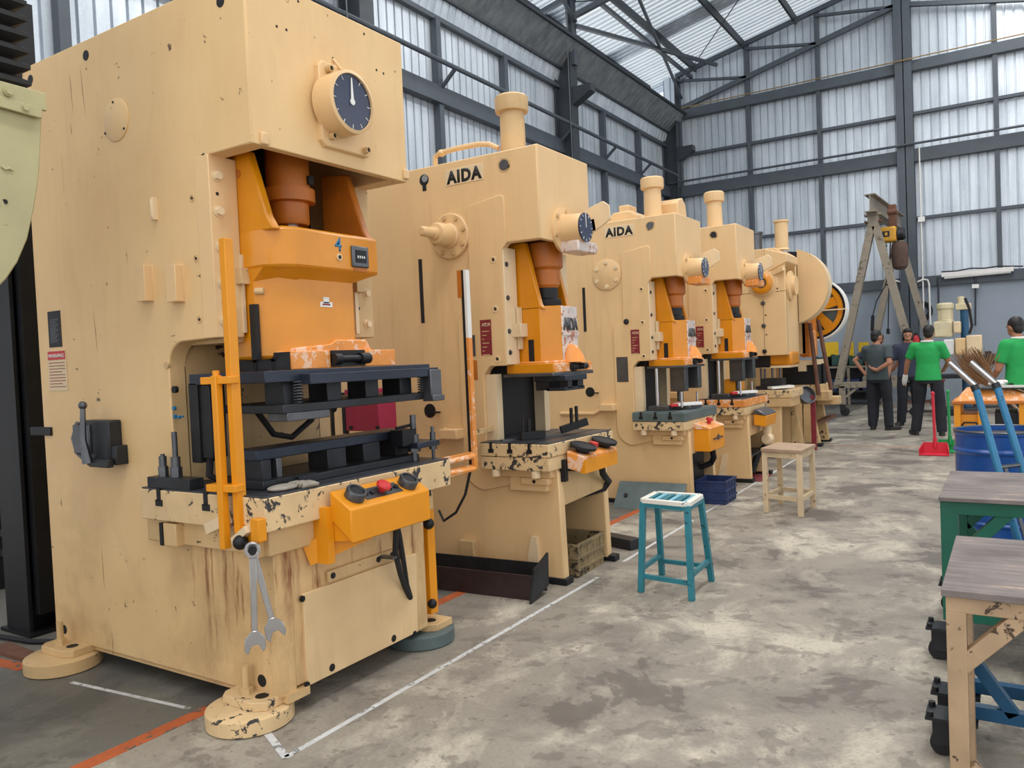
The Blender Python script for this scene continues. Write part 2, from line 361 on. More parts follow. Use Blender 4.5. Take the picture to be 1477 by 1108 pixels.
def text(s, name, m, parent, origin, right, up, height, depth=.002, bold=.0, spacing=1.0, width=None):
    """flat lettering; origin = lower left, right/up = unit vectors"""
    cu = bpy.data.curves.new(name, 'FONT'); cu.body = s; cu.size = 1.0; cu.extrude = 0; cu.offset = bold; cu.space_character = spacing
    cu.resolution_u = 3
    t = bpy.data.objects.new('t', cu); COL.objects.link(t)
    dg = bpy.context.evaluated_depsgraph_get(); me = bpy.data.meshes.new_from_object(t.evaluated_get(dg))
    bpy.data.objects.remove(t); bpy.data.curves.remove(cu)
    xs = [v.co.x for v in me.vertices]; ys = [v.co.y for v in me.vertices]
    x0, x1, y0, y1 = min(xs), max(xs), min(ys), max(ys)
    sy = height/(y1-y0); sx = sy if width is None else width/(x1-x0)
    R_, U_ = vec(right).normalized(), vec(up).normalized(); N_ = R_.cross(U_); o0 = root_loc(parent) if parent else Vector()
    O_ = vec(origin)
    bm = bmesh.new(); bm.from_mesh(me)
    for v in bm.verts: v.co = xf(O_+R_*(v.co.x-x0)*sx+U_*(v.co.y-y0)*sy+N_*depth)-o0
    g = bmesh.ops.extrude_face_region(bm, geom=list(bm.faces))
    for v in g['geom']:
        if isinstance(v, bmesh.types.BMVert): v.co -= N_*depth*1.5
    bmesh.ops.recalc_face_normals(bm, faces=bm.faces)
    bm.to_mesh(me); bm.free(); me.materials.clear(); me.materials.append(MAT[m]); me.name = name
    o = bpy.data.objects.new(name, me); COL.objects.link(o); o.parent = parent; return o
def arc(cx, cz, r, a0, a1, n=8):
    return [(cx+r*math.cos(math.radians(a0+(a1-a0)*i/n)), cz+r*math.sin(math.radians(a0+(a1-a0)*i/n))) for i in range(n+1)]
def copy_tree(o, parent=None, off=(0, 0, 0)):
    c = o.copy(); COL.objects.link(c); c.parent = parent
    if parent is None: c.location = o.location+Vector(off)
    for ch in list(o.children): copy_tree(ch, c)
    return c
NX, PXD, NY = (-1, 0, 0), (1, 0, 0), (0, -1, 0)
# ================================================================== THE BUILDING
YG = 21.5           # gable wall
XW = -8.12          # left wall sheets
def roofz(x): return 9.22+.22*(x+7.77) if x < 3.0 else 9.22+.22*(10.77)-.22*(x-3.0)
def struct(o): o['kind'] = 'structure'; return o
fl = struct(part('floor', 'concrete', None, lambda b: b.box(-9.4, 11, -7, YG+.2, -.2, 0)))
def line(name, m, pts, w=.05):
    b = MB()
    for p, q in pts:
        b.bar((p[0], p[1], -.0005), (q[0], q[1], -.0005), w, .004)
    o = b.build(name, m, fl); return o
line('painted_line', 'line_white', [((-2.33, 1.98), (-2.33, 4.62)), ], .026)
line('painted_line', 'line_white', [((-2.34, 5.05), (-2.36, 6.55))], .026)
line('painted_line', 'line_white', [((-2.37, 6.9), (-2.42, 11.5))], .026)
line('painted_line', 'line_white', [((-2.33, 1.98), (-2.55, 2.08))], .03)
line('painted_line', 'line_white', [((-3.84, 2.0), (-3.05, 2.08))], .02)
line('painted_line', 'line_orange', [((-2.97, 1.2), (-2.97, 5.0))], .075)
line('painted_line', 'line_orange', [((-2.97, 5.55), (-2.97, 7.0))], .075)
line('painted_line', 'line_orange', [((-4.9, 1.93), (-4.25, 1.99))], .075)
line('painted_line', 'line_orange', [((-2.3, 12.2), (1.0, 12.2))], .03)

# ---- gable wall: painted dado, ribbed sheets, channels, posts
wb = struct(part('wall_back', 'dado', None, lambda b: b.box(-9.2, 11, YG, YG+.15, 0, 2.80)))
RIB = [(0, 0), (.006, .045), (.032, .045), (.038, 0)]       # narrow grooves between flat pans
def sheet_profile(w, pitch=.19):
    p = []; k = 0
    while k*pitch < w-1e-6:
        p += [(k*pitch+a, d) for a, d in RIB]; k += 1
    p.append((w, 0)); return p
def sheet(name, parent, w, P, m='sheet'):
    """P(a, d, t) maps along-width a, relief d and end t (0/1) to a point"""
    pr = sheet_profile(w); n = len(pr)
    b = MB().add([P(a, d, t) for t in (0, 1) for a, d in pr], [(i, i+1, n+i+1, n+i) for i in range(n-1)])
    return b.build(name, m, parent, smooth=20)
W_ = .76
x = -8.2
while x < 11:
    sheet('wall_sheet', wb, W_, lambda a, d, t, x=x: (x+a, YG+.09+d, (2.74 if t == 0 else min(roofz(x+a), 12)+.05)))
    x += W_
def chan(b, p, q, h, dep):          # C-channel seen from inside: web with two flanges
    p, q = vec(p), vec(q)
    b.bar(p, q, .02, h)
    return b
def girt_x(z0, z1, x0, x1, dep=.1, m='frame_grey'):
    def f(b):
        b.box(x0, x1, YG-dep-.012, YG-dep, z0, z1); b.box(x0, x1, YG-dep, YG+.05, z1-.012, z1+.002); b.box(x0, x1, YG-dep, YG+.05, z0, z0+.012)
    return part('girt', m, wb, f)
for x0, x1 in ((-8.1, -2.23), (-1.91, 10.9)):
    girt_x(2.78, 3.02, x0, x1); girt_x(5.78, 6.08, x0, x1, .12); girt_x(7.93, 8.17, x0, x1, .12)
    girt_x(4.40, 4.47, x0, x1, .06); girt_x(6.90, 6.97, x0, x1, .06)
part('column', 'frame_grey', wb, lambda b: (b.box(-2.25, -1.89, YG-.24, YG-.22, 0, 10.46), b.box(-2.25, -1.89, YG-.02, YG, 0, 10.46), b.box(-2.08, -2.06, YG-.24, YG, 0, 10.46)))
for x in (-7.72, -5.80, -4.03, -.2, 1.55, 3.3, 5.0):
    part('post', 'frame_grey', wb, lambda b: b.box(x-.05, x+.05, YG-.09, YG+.04, 2.9, roofz(x)-.05))
# truss members of the gable frame
def gbar(p, q, w=.1): part('truss_member', 'frame_grey', wb, lambda b: b.bar((p[0], YG-.1, p[1]), (q[0], YG-.1, q[1]), .1, w))
gbar((-7.6, 8.22), (-2.2, 9.55), .12)
gbar((-7.75, roofz(-7.75)-.1), (-1.9, roofz(-1.9)-.12), .11)
gbar((-1.9, roofz(-1.9)-.12), (3, roofz(3)-.12), .11)
for xa, xb in ((-7.7, -5.8), (-5.8, -4.03), (-4.03, -2.25)):
    gbar((xa, roofz(xa)-.25), (xb, 8.22+(xb+7.6)*.246), .06)
gbar((-1.9, 9.5), (3.0, 8.4), .10)
# conduit pipe along the gable, on brackets
part('conduit', 'frame_grey', wb, lambda b: b.tube([(-8.0, YG-.28, 6.17), (10.8, YG-.28, 6.17)], .03))
part('cable', 'cable_tan', wb, lambda b: b.tube([(-7.6, YG-.15, 8.21), (-2.5, YG-.15, 8.21), (-2.26, YG-.27, 8.17), (-1.88, YG-.27, 8.17), (-1.7, YG-.15, 8.22), (8, YG-.15, 8.22)], .014, 6))
part('conduit', 'white', wb, lambda b: b.tube([(-1.78, YG-.14, 6.1), (-1.78, YG-.14, 1.2)], .018))
part('junction_box', 'white', wb, lambda b: b.box(-1.84, -1.70, YG-.2, YG-.1, 4.32, 4.44))
pz = lambda u, v, d=.16: PY(u, v, YG-d)
part('conduit', 'white', wb, lambda b: b.tube([pz(1288, 404), pz(1300, 407), pz(1318, 409), pz(1332, 403), pz(1338, 404), pz(1340, 410), pz(1342, 470)], .022))
part('conduit', 'frame_dark', wb, lambda b: b.tube([pz(1407, 397), pz(1407, 470)], .02))
part('conduit', 'frame_dark', wb, lambda b: b.tube([pz(1353, 400), pz(1354, 440)], .02))
part('conduit_box', 'white', wb, lambda b: (b.bar(pz(1402, 413), pz(1412, 413), .12, .09)))
for u0, u1 in ((1186, 1208), (1212, 1230), (1234, 1252)):
    a, c = pz(u0+4, 494, 0), pz(u1+2, 520, 0)
    part('poster', 'poster_yellow', wb, lambda b: b.box(a.x, c.x, YG-.012, YG+.002, c.z-.1, a.z))
# cable coil hung on the wall
cc = pz(1329, 449)
part('cable_coil', 'rubber', wb, lambda b: [b.tube([(cc.x+(.15+.025*k)*math.cos(t*.4), YG-.08-.012*(k % 3), cc.z+(.15+.025*k)*math.sin(t*.4)) for t in range(17)], .02, 6) for k in range(4)])
o = thing('fluorescent_lamp', pz(1410, 396), 'long white fluorescent lamp fixture on the channel of the back wall', 'lamp')
part('lamp_housing', 'tube_light', o, lambda b: b.bar(pz(1358, 397, .2), pz(1462, 388, .2), .12, .10))
part('lamp_tube', 'white', o, lambda b: b.cyl(pz(1362, 401, .22), pz(1458, 392, .22), .03))
part('cable', 'rubber', o, lambda b: b.tube([pz(1358, 392, .2), pz(1380, 391, .22), pz(1400, 387, .2), pz(1420, 387, .22), pz(1440, 384, .2), pz(1476, 384, .2)], .015, 6))

# ---- left wall
wl = struct(part('wall_left', 'white_wall', None, lambda b: b.box(XW-.12, XW, -7, YG+.1, 0, 2.80)))
y = -6.9
while y < YG:
    sheet('wall_sheet', wl, W_, lambda a, d, t, y=y: (XW-.02-d, y+a, 2.74 if t == 0 else 7.27))
    # vent panels leaning inwards above the sheets
    sheet('vent_panel', wl, W_, lambda a, d, t, y=y: ((XW-d*.5, y+a, 7.25) if t == 0 else (XW+.12-d*.5, y+a, 7.60)))
    sheet('vent_panel', wl, W_, lambda a, d, t, y=y: ((XW+.12-d*.5, y+a, 7.58) if t == 0 else (XW+.60-d*.5, y+a, 8.02)), 'sheet_dark')
    y += W_
def girt_y(z0, z1, dep, x=XW):
    part('girt', 'frame_grey', wl, lambda b: (b.box(x+dep, x+dep+.012, -6.9, YG-.1, z0, z1), b.box(x, x+dep, -1, YG-.1, z1-.012, z1), b.box(x, x+dep, -1, YG-.1, z0, z0+.012)))
girt_y(2.80, 3.20, .14); girt_y(5.80, 6.08, .14); girt_y(4.42, 4.5, .07); girt_y(7.20, 7.28, .08)
part('vent_rail', 'frame_dark', wl, lambda b: b.bar((XW+.14, -1, 7.60), (XW+.14, YG-.1, 7.60), .05, .05))
part('vent_rail', 'frame_dark', wl, lambda b: b.bar((XW+.62, -1, 8.04), (XW+.62, YG-.1, 8.04), .06, .06))
for y in (2.4, 4.5, 6.6, 10.8, 12.9, 17.2, 19.3):
    part('post', 'frame_grey', wl, lambda b: b.box(XW, XW+.12, y-.06, y+.06, 2.8, 7.22))
for y in (2.4, 8.7, 15.1, 21.3):
    part('column', 'frame_dark', wl, lambda b: (b.box(XW+.02, XW+.04, y-.15, y+.15, 0, 7.7), b.box(XW+.40, XW+.42, y-.15, y+.15, 0, 9.0), b.box(XW+.03, XW+.41, y-.01, y+.01, 0, 8.0)))
    part('bracket', 'frame_dark', wl, lambda b: b.prism([(XW+.42, 6.75), (XW+.85, 6.98), (XW+.85, 7.12), (XW+.42, 7.12)], 'y', y-.12, y+.12))
for y in [4.5+2.1*k for k in range(9)]:
    part('bracket', 'frame_grey', wl, lambda b: b.bar((XW+.12, y, 6.05), (XW+.42, y, 6.3), .05, .05))
part('conduit', 'frame_grey', wl, lambda b: b.tube([(XW+.42, -1, 6.33), (XW+.42, YG-.4, 6.33)], .04))
part('drop_cable', 'frame_grey', wl, lambda b: b.tube([(XW+.5, 14.7, 9.0), (XW+.5, 14.75, 3.0)], .012, 6))
part('drop_cable', 'frame_grey', wl, lambda b: b.tube([(XW+.5, 8.2, 9.0), (XW+.5, 8.2, 3.0)], .012, 6))
# the shed is open behind the viewer and along the right side
# ---- roof
rf = struct(part('ceiling', 'frame_dark', None, lambda b: b.bar((3.0, -2, roofz(3)-.02), (3.0, YG+.1, roofz(3)-.02), .12, .12)))
y = -1.84
while y < YG+.3:
    for xa, xb in ((-9.3, -2.0), (-2.0, 3.0)):
        sheet('roof_sheet', rf, W_, lambda a, d, t, y=y, xa=xa, xb=xb: ((xa if t == 0 else xb), y+a, roofz(xa if t == 0 else xb)+.09-d), 'translucent_sheet' if int(round((y+1.84)/W_)) % 4 in (0, 1, 2) else 'sheet')
    y += W_
rs = MB()
for xa, xb in ((3.0, 7.0), (7.0, 11.5)):
    rs.add([(xa, -2, roofz(xa)+.09), (xb, -2, roofz(xb)+.09), (xb, YG+.3, roofz(xb)+.09), (xa, YG+.3, roofz(xa)+.09)], [(0, 1, 2, 3)])
rs.build('roof_slope', 'sheet', rf)
for k in range(9):
    x = -8.6+1.35*k
    if x > 3: break
    z = roofz(x)
    part('purlin', 'frame_dark', rf, lambda b: (b.bar((x, -1.9, z-.04), (x, YG+.1, z-.04), .06, .2)))
for y in (8.7, 15.1):
    part('truss_member', 'frame_grey', rf, lambda b: b.bar((-8.6, y, roofz(-8.6)-.18), (3, y, roofz(3)-.18), .1, .1))
    part('truss_member', 'frame_grey', rf, lambda b: b.bar((-7.7, y, 8.6), (3, y, roofz(3)-.9), .1, .1))
    part('truss_member', 'frame_grey', rf, lambda b: b.bar((-7.7, y, 7.6), (-7.7, y, roofz(-7.7)-.1), .14, .14))
    for k in range(5):
        xa, xb = -7.7+1.8*k, -6.8+1.8*k
        part('truss_member', 'frame_grey', rf, lambda b: b.bar((xa, y, roofz(xa)-.2), (xb, y, 8.6+(xb+7.7)*.178), .06, .06))
        part('truss_member', 'frame_grey', rf, lambda b: b.bar((xb, y, 8.6+(xb+7.7)*.178), (xb+.9, y, roofz(xb+.9)-.2), .06, .06))
# lattice girder and sag rods along the left eave
for ya, yb in ((8.7, 15.1), (15.1, 21.4)):
    part('truss_member', 'frame_grey', rf, lambda b: b.bar((-7.3, ya, 9.0), (-7.3, yb, 9.0), .08, .08))
    part('truss_member', 'frame_grey', rf, lambda b: b.bar((-7.6, ya, 8.4), (-6.6, yb, roofz(-6.6)-.3), .08, .08))
    part('truss_member', 'frame_grey', rf, lambda b: b.bar((-6.4, ya, roofz(-6.4)-.35), (-7.6, yb, 8.5), .06, .06))
    part('sag_rod', 'frame_dark', rf, lambda b: b.tube([(-7.6, ya, 8.9), (-2.2, yb, 10.2)], .012, 6))
    part('sag_rod', 'frame_dark', rf, lambda b: b.tube([(-2.2, ya, 10.2), (-7.6, yb, 8.9)], .012, 6))
# ================================================================== FRONT PRESS (largest)
def front_press():
    xf, y0, y1 = -2.565, 2.17, 3.14
    t = thing('stamping_press', (xf, 2.655, 0), 'largest cream C-frame stamping press, blue 4 painted on its orange slide', 'press')
    yc = 2.655
    # side plates, C-shaped
    prof = [(-4.285, .1), (xf, .1), (xf, .82), (-3.19, .82)]
    prof += [(-3.19, 1.46)]+[p for p in arc(-3.08, 1.485, .11, 180, 90, 7)]+[(-2.84, 1.6), (-2.84, 2.37), (xf, 2.37), (xf, 3.06), (-4.285, 3.06)]
    part('side_plate', 'cream_front', t, lambda b: b.prism(prof, 'y', y0, y0+.09), .006)
    part('side_plate', 'cream_front', t, lambda b: b.prism(prof, 'y', y1-.09, y1), .006)
    part('head_front_plate', 'cream_front', t, lambda b: b.box(xf-.04, xf+.004, y0+.004, y1-.004, 2.368, 3.062), .004)
    part('top_plate', 'cream_front', t, lambda b: b.box(-4.28, xf-.03, y0+.08, y1-.08, 3.03, 3.058))
    part('back_plate', 'cream_front', t, lambda b: b.box(-4.28, -4.25, y0+.08, y1-.08, .1, 3.04))
    part('throat_plate', 'cream_dirty', t, lambda b: (b.box(-3.25, -3.19, y0+.08, y1-.08, .8, 1.6), b.box(-3.25, -2.86, y0+.08, y1-.08, 1.58, 1.61)))
    part('head_inner_plate', 'black', t, lambda b: b.box(-3.2, -3.17, y0+.08, y1-.08, 1.6, 3.03))  # black colour stands for the shade inside the open head
    part('pedestal_front', 'cream_front', t, lambda b: (b.box(xf-.05, xf-.002, y0+.08, y1-.08, .12, .82), b.box(-3.3, xf-.04, y0+.08, y1-.08, .78, .815)), .004)
    part('access_panel', 'cream_panel', t, lambda b: b.prism([(2.305, .105), (3.042, .105), (3.06, .50), (2.305, .50)], 'x', xf-.005, xf+.012), .003)
    for (u, v) in ((436, 864), (443, 988), (598, 914)):
        p = PX(u, v, xf+.012); part('panel_bolt', 'steel_black', t, lambda b: b.bolt(p, PXD, .010, .006))
    for (u, v) in ((479, 963), (568, 921), (378, 982)):
        if u == 378: p = PY(u, v, y0); part('hole', 'black', t, lambda b: b.cyl(p+Vector((0, .01, 0)), p-Vector((0, .0015, 0)), .026, n=20))
        else: p = PX(u, v, xf+.012); part('hole', 'black', t, lambda b: b.cyl(p-Vector((.01, 0, 0)), p+Vector((.0015, 0, 0)), .017, n=16))
    part('sill', 'cream_front', t, lambda b: b.box(-4.2, xf+.02, y0+.02, y0+.14, .075, .11))
    # strap with two bolts on the pedestal front
    a, c = PX(470, 832, xf), PX(567, 798, xf)
    part('strap', 'cream_dirty', t, lambda b: b.bar(a+Vector((.008, 0, 0)), c+Vector((.008, 0, 0)), .016, .05, (0, 0, 1)), .003)
    part('strap_peg', 'steel_mid', t, lambda b: (b.bar((a+c)/2+Vector((0, .12, .01)), (a+c)/2+Vector((.10, .12, .012)), .03, .012)))
    for q in (a+(c-a)*.06, a+(c-a)*.94, a+(c-a)*.72): part('strap_bolt', 'steel_dark', t, lambda b: b.bolt(q+Vector((.016, 0, 0)), PXD, .010, .008))
    # fixtures of the side plate (all on y = y0)
    def S(u, v): return PY(u, v, y0)
    def disc(u, v, r_, m, name, h=.002, n=24): p = S(u, v); return part(name, m, t, lambda b: b.cyl(p+Vector((0, .01, 0)), p-Vector((0, h, 0)), r_, n=n))
    disc(124, 80, .024, 'black', 'hole'); disc(44, 115, .024, 'black', 'hole'); disc(318, 2, .024, 'black', 'hole')
    cv = S(168, 173); part('cover_disc', 'cream_front', t, lambda b: b.lathe(cv+Vector((0, .01, 0)), NY, [(.098, 0), (.098, .014), (.092, .017), (0.001, .017)], 36))
    for (u, v) in ((165, 148), (181, 186), (154, 193)):
        p = S(u, v); part('cover_screw', 'steel_dark', t, lambda b: b.cyl(p-Vector((0, .004, 0)), p-Vector((0, .010, 0)), .006, n=8))
    p = S(225, 302); part('sight_glass', 'cream_pale', t, lambda b: (b.bar(p+Vector((0, -.01, -.05)), p+Vector((0, -.01, .05)), .028, .02, (1, 0, 0)), b.bar(p+Vector((0, -.022, -.04)), p+Vector((0, -.022, .04)), .012, .012, (1, 0, 0))), .004)
    for (u, v) in ((213, 410), (257, 410)):
        p = S(u, v)
        part('terminal_bracket', 'cream', t, lambda b: (b.box(p.x-.045, p.x+.045, y0-.004, y0+.004, p.z-.085, p.z+.085), b.box(p.x-.025, p.x+.045, y0-.045, y0-.003, p.z-.08, p.z+.08)), .003)
        for k in (-1, 1): part('bracket_screw', 'steel_dark', t, lambda b: b.cyl((p.x-.035, y0, p.z+k*.068), (p.x-.035, y0-.009, p.z+k*.068), .006, n=8))
    for (u, v) in ((277, 286), (283, 373), (288, 461)):
        p = S(u, v)
        part('set_screw', 'cream_dirty', t, lambda b: b.lathe(p+Vector((0, .01, 0)), NY, [(.017, 0), (.017, .012), (.012, .013), (.012, .008), (0.001, .008)], 16))
        part('screw_hole', 'black', t, lambda b: b.cyl(p+Vector((0, .01, 0)), p-Vector((0, .003, 0)), .006, n=8))
    for (u, v) in ((241, 527), (252, 562)): disc(u, v, .016, 'cream_dirty' if u == 241 else 'black', 'plug', .006, 12)
    # black rating plate and WARNING plate
    a, c = S(69, 450), S(90, 500)
    part('rating_plate', 'steel_black', t, lambda b: b.box(a.x, c.x, y0-.003, y0+.004, c.z, a.z))
    for k in range(14):
        zz = a.z-.045-k*(a.z-c.z-.06)/14
        part('plate_print', 'steel_mid', t, lambda b: b.box(a.x+.02, c.x-.02-.012*(k % 3), y0-.0042, y0, zz, zz+.004))
    a, c = S(69, 506), S(99, 563)
    wp = part('warning_plate', 'cream_pale', t, lambda b: b.box(a.x, c.x, y0-.004, y0+.004, c.z, a.z))
    hz = a.z-(a.z-c.z)*.24
    part('warning_header', 'red', wp, lambda b: b.box(a.x+.006, c.x-.006, y0-.0055, y0, hz, a.z-.006))
    text('WARNING', 'lettering', 'white', wp, (a.x+.012, y0-.0058, hz+.010), (1, 0, 0), (0, 0, 1), a.z-hz-.03, .001, .01, width=c.x-a.x-.026)
    for k in range(9):
        zz = hz-.014-k*(hz-c.z-.02)/9
        part('plate_print', 'tag_red', wp, lambda b: b.box(a.x+.012, c.x-.014-.03*(k % 4 == 3), y0-.005, y0, zz-.0035, zz))
    # lever control box
    a, c = S(117, 602), S(186, 672)
    hb = part('control_housing', 'steel_dark', t, lambda b: (b.box(a.x+.1, c.x-.04, y0-.07, y0+.003, c.z+.03, a.z-.01)), .01)
    part('housing_rim', 'steel_mid', hb, lambda b: (b.tube([(a.x+.06, y0-.05, a.z-.02), (a.x+.02, y0-.055, a.z-.10), (a.x+.05, y0-.055, c.z+.06), (a.x+.16, y0-.06, c.z+.01)], .012), b.box(a.x+.06, a.x+.2, y0-.08, y0-.06, c.z+.06, a.z-.03)), .005)
    part('switch_lever', 'steel_mid', t, lambda b: (b.tube([(a.x+.20, y0-.10, a.z+.06), (a.x+.205, y0-.11, a.z-.1), (a.x+.215, y0-.10, c.z+.02)], [.012, .015, .026]), b.ell((a.x+.2, y0-.1, a.z+.065), .02, .02, .02)))
    part('switch_bracket', 'steel_dark', t, lambda b: (b.box(a.x+.2, c.x-.02, y0-.09, y0-.06, c.z, c.z+.04), b.box(c.x-.06, c.x, y0-.06, y0+.003, c.z+.01, c.z+.1)), .005)
    p = S(62, 622); part('cable_stub', 'steel_black', t, lambda b: b.box(-4.40, -4.20, y0-.012, y0+.02, p.z-.022, p.z+.022), .003)
    # gib columns with bolts
    for ya, yb, s in ((y0, 2.307, -1), (3.0, y1, 1)):
        part('gib_column', 'cream_dirty' if s > 0 else 'cream', t, lambda b: b.box(-2.93, -2.838, ya-.003, yb+.003, 1.6, 2.372), .004)
        for k, v in enumerate((2.285, 2.135, 1.985, 1.83, 1.67)):
            if s > 0 and k < 3: continue
            part('gib_bolt', 'cream_pale', t, lambda b: b.bolt((-2.838, ya+.035 if s < 0 else ya+.09, v), PXD, .018, .022))
        for v in (2.21, 1.75):
            part('hole', 'black', t, lambda b: b.cyl((-2.85, ya+.035, v), (-2.8365, ya+.035, v), .008, n=10))
        part('gib_clamp', 'cream_dirty', t, lambda b: b.box(-2.84, -2.80, yb-.03 if s < 0 else ya-.01, yb+.02 if s < 0 else ya+.05, 1.83, 1.90), .003)
        part('gib_guide', 'cream_pale', t, lambda b: b.box(-2.86, -2.825, yb-.008 if s < 0 else ya-.004, yb+.006 if s < 0 else ya+.02, 1.62, 1.96))
    part('relief_notch', 'black', t, lambda b: b.prism(arc(-2.862, 2.345, .035, 90, 270, 8), 'y', y0-.0015, y0+.02))
    # ---------------- orange slide
    sl = part('slide', 'orange', t, lambda b: (
        b.prism([(-2.93, 2.311), (-2.70, 2.311), (-2.625, 2.36), (-2.60, 2.42), (-2.60, 2.92), (-2.61, 2.942), (-2.93, 2.942)], 'z', 1.89, 2.07),
        b.prism([(-2.93, 2.32), (-2.78, 2.32), (-2.70, 2.39), (-2.655, 2.47), (-2.655, 2.80), (-2.69, 2.845), (-2.93, 2.845)], 'z', 1.50, 1.90)), .016)
    part('slide_taper', 'orange', sl, lambda b: b.add([(-2.93, 2.312, 1.895), (-2.70, 2.312, 1.895), (-2.602, 2.42, 1.895), (-2.602, 2.93, 1.895), (-2.93, 2.93, 1.895),
        (-2.93, 2.32, 1.84), (-2.78, 2.32, 1.84), (-2.66, 2.46, 1.845), (-2.66, 2.79, 1.845), (-2.93, 2.80, 1.845)],
        [(0, 1, 2, 3, 4), (5, 9, 8, 7, 6), (0, 5, 6, 1), (1, 6, 7, 2), (2, 7, 8, 3), (3, 8, 9, 4), (4, 9, 5, 0)]))
    for ya, yb in ((2.311, 2.352), (2.90, 2.942)):
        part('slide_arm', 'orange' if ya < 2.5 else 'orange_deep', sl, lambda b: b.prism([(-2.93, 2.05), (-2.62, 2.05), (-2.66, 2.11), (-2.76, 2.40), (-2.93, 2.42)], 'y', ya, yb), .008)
        part('arm_plug', 'orange_deep', sl, lambda b: b.cyl((-2.83, ya-.002, 2.31), (-2.83, yb+.002, 2.31), .02))
    part('slide_slot', 'black', sl, lambda b: b.prism([(-2.79, 1.50), (-2.79, 1.74), (-2.755, 1.74), (-2.755, 1.50)], 'y', 2.3, 2.324))
    p = PX(388, 420, -2.74); part('slide_plug', 'cream_dirty', sl, lambda b: b.cyl((-2.775, 2.325, p.z), (-2.742, 2.345, p.z), .016))
    # flange with T-slots
    part('slide_flange', 'orange_worn', sl, lambda b: b.box(-2.98, -2.62, 2.372, 3.05, 1.45, 1.53), .004)
    part('slide_flange_end', 'steel_dark', sl, lambda b: b.box(-2.98, -2.63, 2.366, 2.374, 1.452, 1.528))
    part('slide_boss', 'orange_worn', sl, lambda b: b.prism([(2.42, 1.525), (2.42, 1.545), (2.62, 1.56), (2.66, 1.58), (2.86, 1.58), (2.9, 1.525)], 'x', -2.80, -2.635), .006)
    for xx in (-2.73, -2.85):
        part('t_slot', 'black', sl, lambda b: (b.box(xx-.012, xx+.012, 2.364, 2.38, 1.45, 1.50), b.box(xx-.022, xx+.022, 2.364, 2.38, 1.49, 1.51)))
    part('clamp_screw', 'steel_black', sl, lambda b: (b.box(-2.63, -2.612, 2.60, 2.82, 1.455, 1.53), b.cyl((-2.60, 2.62, 1.49), (-2.60, 2.80, 1.49), .016), b.cyl((-2.60, 2.60, 1.49), (-2.60, 2.64, 1.49), .026), b.cyl((-2.60, 2.77, 1.49), (-2.60, 2.83, 1.49), .026)))
    # connecting rod inside the head
    part('connecting_rod', 'orange_deep', t, lambda b: b.lathe((-2.86, 2.62, 2.125), (0, 0, 1), [(.086, 0), (.092, .012), (.092, .10), (.122, .105), (.122, .165), (.10, .17), (.10, .40)], 28))
    part('adjusting_screw', 'steel_bright', t, lambda b: b.cyl((-2.86, 2.62, 2.0), (-2.86, 2.62, 2.13), .045, n=24))
    part('rod_window', 'black', t, lambda b: b.box(-2.765, -2.752, 2.65, 2.68, 2.31, 2.35))
    # counter, plug and painted 4
    q = PX(518, 371, -2.60)
    ct = part('stroke_counter', 'steel_mid', sl, lambda b: b.box(-2.605, -2.588, q.y-.055, q.y+.055, q.z-.05, q.z+.05), .006)
    part('counter_window', 'steel_black', ct, lambda b: b.box(-2.60, -2.585, q.y-.035, q.y+.035, q.z-.028, q.z+.03))
    for k in range(4): part('counter_digit', 'white', ct, lambda b: b.box(-2.59, -2.5835, q.y-.026+k*.014, q.y-.020+k*.014, q.z-.008, q.z+.004))
    part('oil_mark', 'orange_deep', sl, lambda b: b.box(-2.605, -2.5985, q.y-.04, q.y+.05, 1.90, q.z-.05))
    q = PX(489, 371, -2.60)
    part('slide_plug', 'cream_pale', sl, lambda b: (b.cyl((-2.61, q.y, q.z), (-2.595, q.y, q.z), .016)))
    part('screw_hole', 'black', sl, lambda b: (b.cyl((-2.61, q.y, q.z), (-2.593, q.y, q.z), .009)))
    q = PX(483, 362, -2.60); text('4', 'painted_number', 'truck_blue', sl, (-2.5995, q.y, q.z), (0, 1, 0), (0, 0, 1), .065, .001, .01)
    q = PX(462, 441, -2.655); part('sticker', 'white', sl, lambda b: (b.box(-2.66, -2.653, q.y, q.y+.075, q.z-.005, q.z+.018), b.box(-2.66, -2.653, q.y+.02, q.y+.055, q.z+.012, q.z+.04)))
    part('sticker_print', 'tag_red', sl, lambda b: b.box(-2.66, -2.652, q.y+.012, q.y+.06, q.z+.003, q.z+.010))
    # ---------------- crank angle dial
    part('dial_plate', 'cream', t, lambda b: b.prism([(2.56, 2.43), (2.83, 2.43), (2.845, 2.45), (2.845, 2.78), (2.83, 2.805), (2.555, 2.805), (2.535, 2.78), (2.535, 2.455)], 'x', xf-.005, xf+.03), .006)
    xd = -2.435
    dc = PX(509, 147, xd); dt = PX(505, 105, xd); rd = (dt-dc).length
    dl = part('dial_bezel', 'cream', t, lambda b: b.lathe((xf+.02, dc.y, dc.z), PXD, [(rd*1.10, 0), (rd*1.10, xd-xf-.02), (rd*.98, xd-xf-.015), (rd*.97, xd-xf-.03), (.001, xd-xf-.03)], 44))
    part('dial_face', 'dial_blue', dl, lambda b: b.cyl((xd-.02, dc.y, dc.z), (xd-.006, dc.y, dc.z), rd*.975, n=44))
    for k in range(12):
        a = math.radians(30*k); cy, cz = math.sin(a), math.cos(a)
        if k: part('dial_tick', 'white', dl, lambda b: b.bar((xd-.006, dc.y+cy*rd*.78, dc.z+cz*rd*.78), (xd-.006, dc.y+cy*rd*.93, dc.z+cz*rd*.93), .0028, .003, (1, 0, 0)))
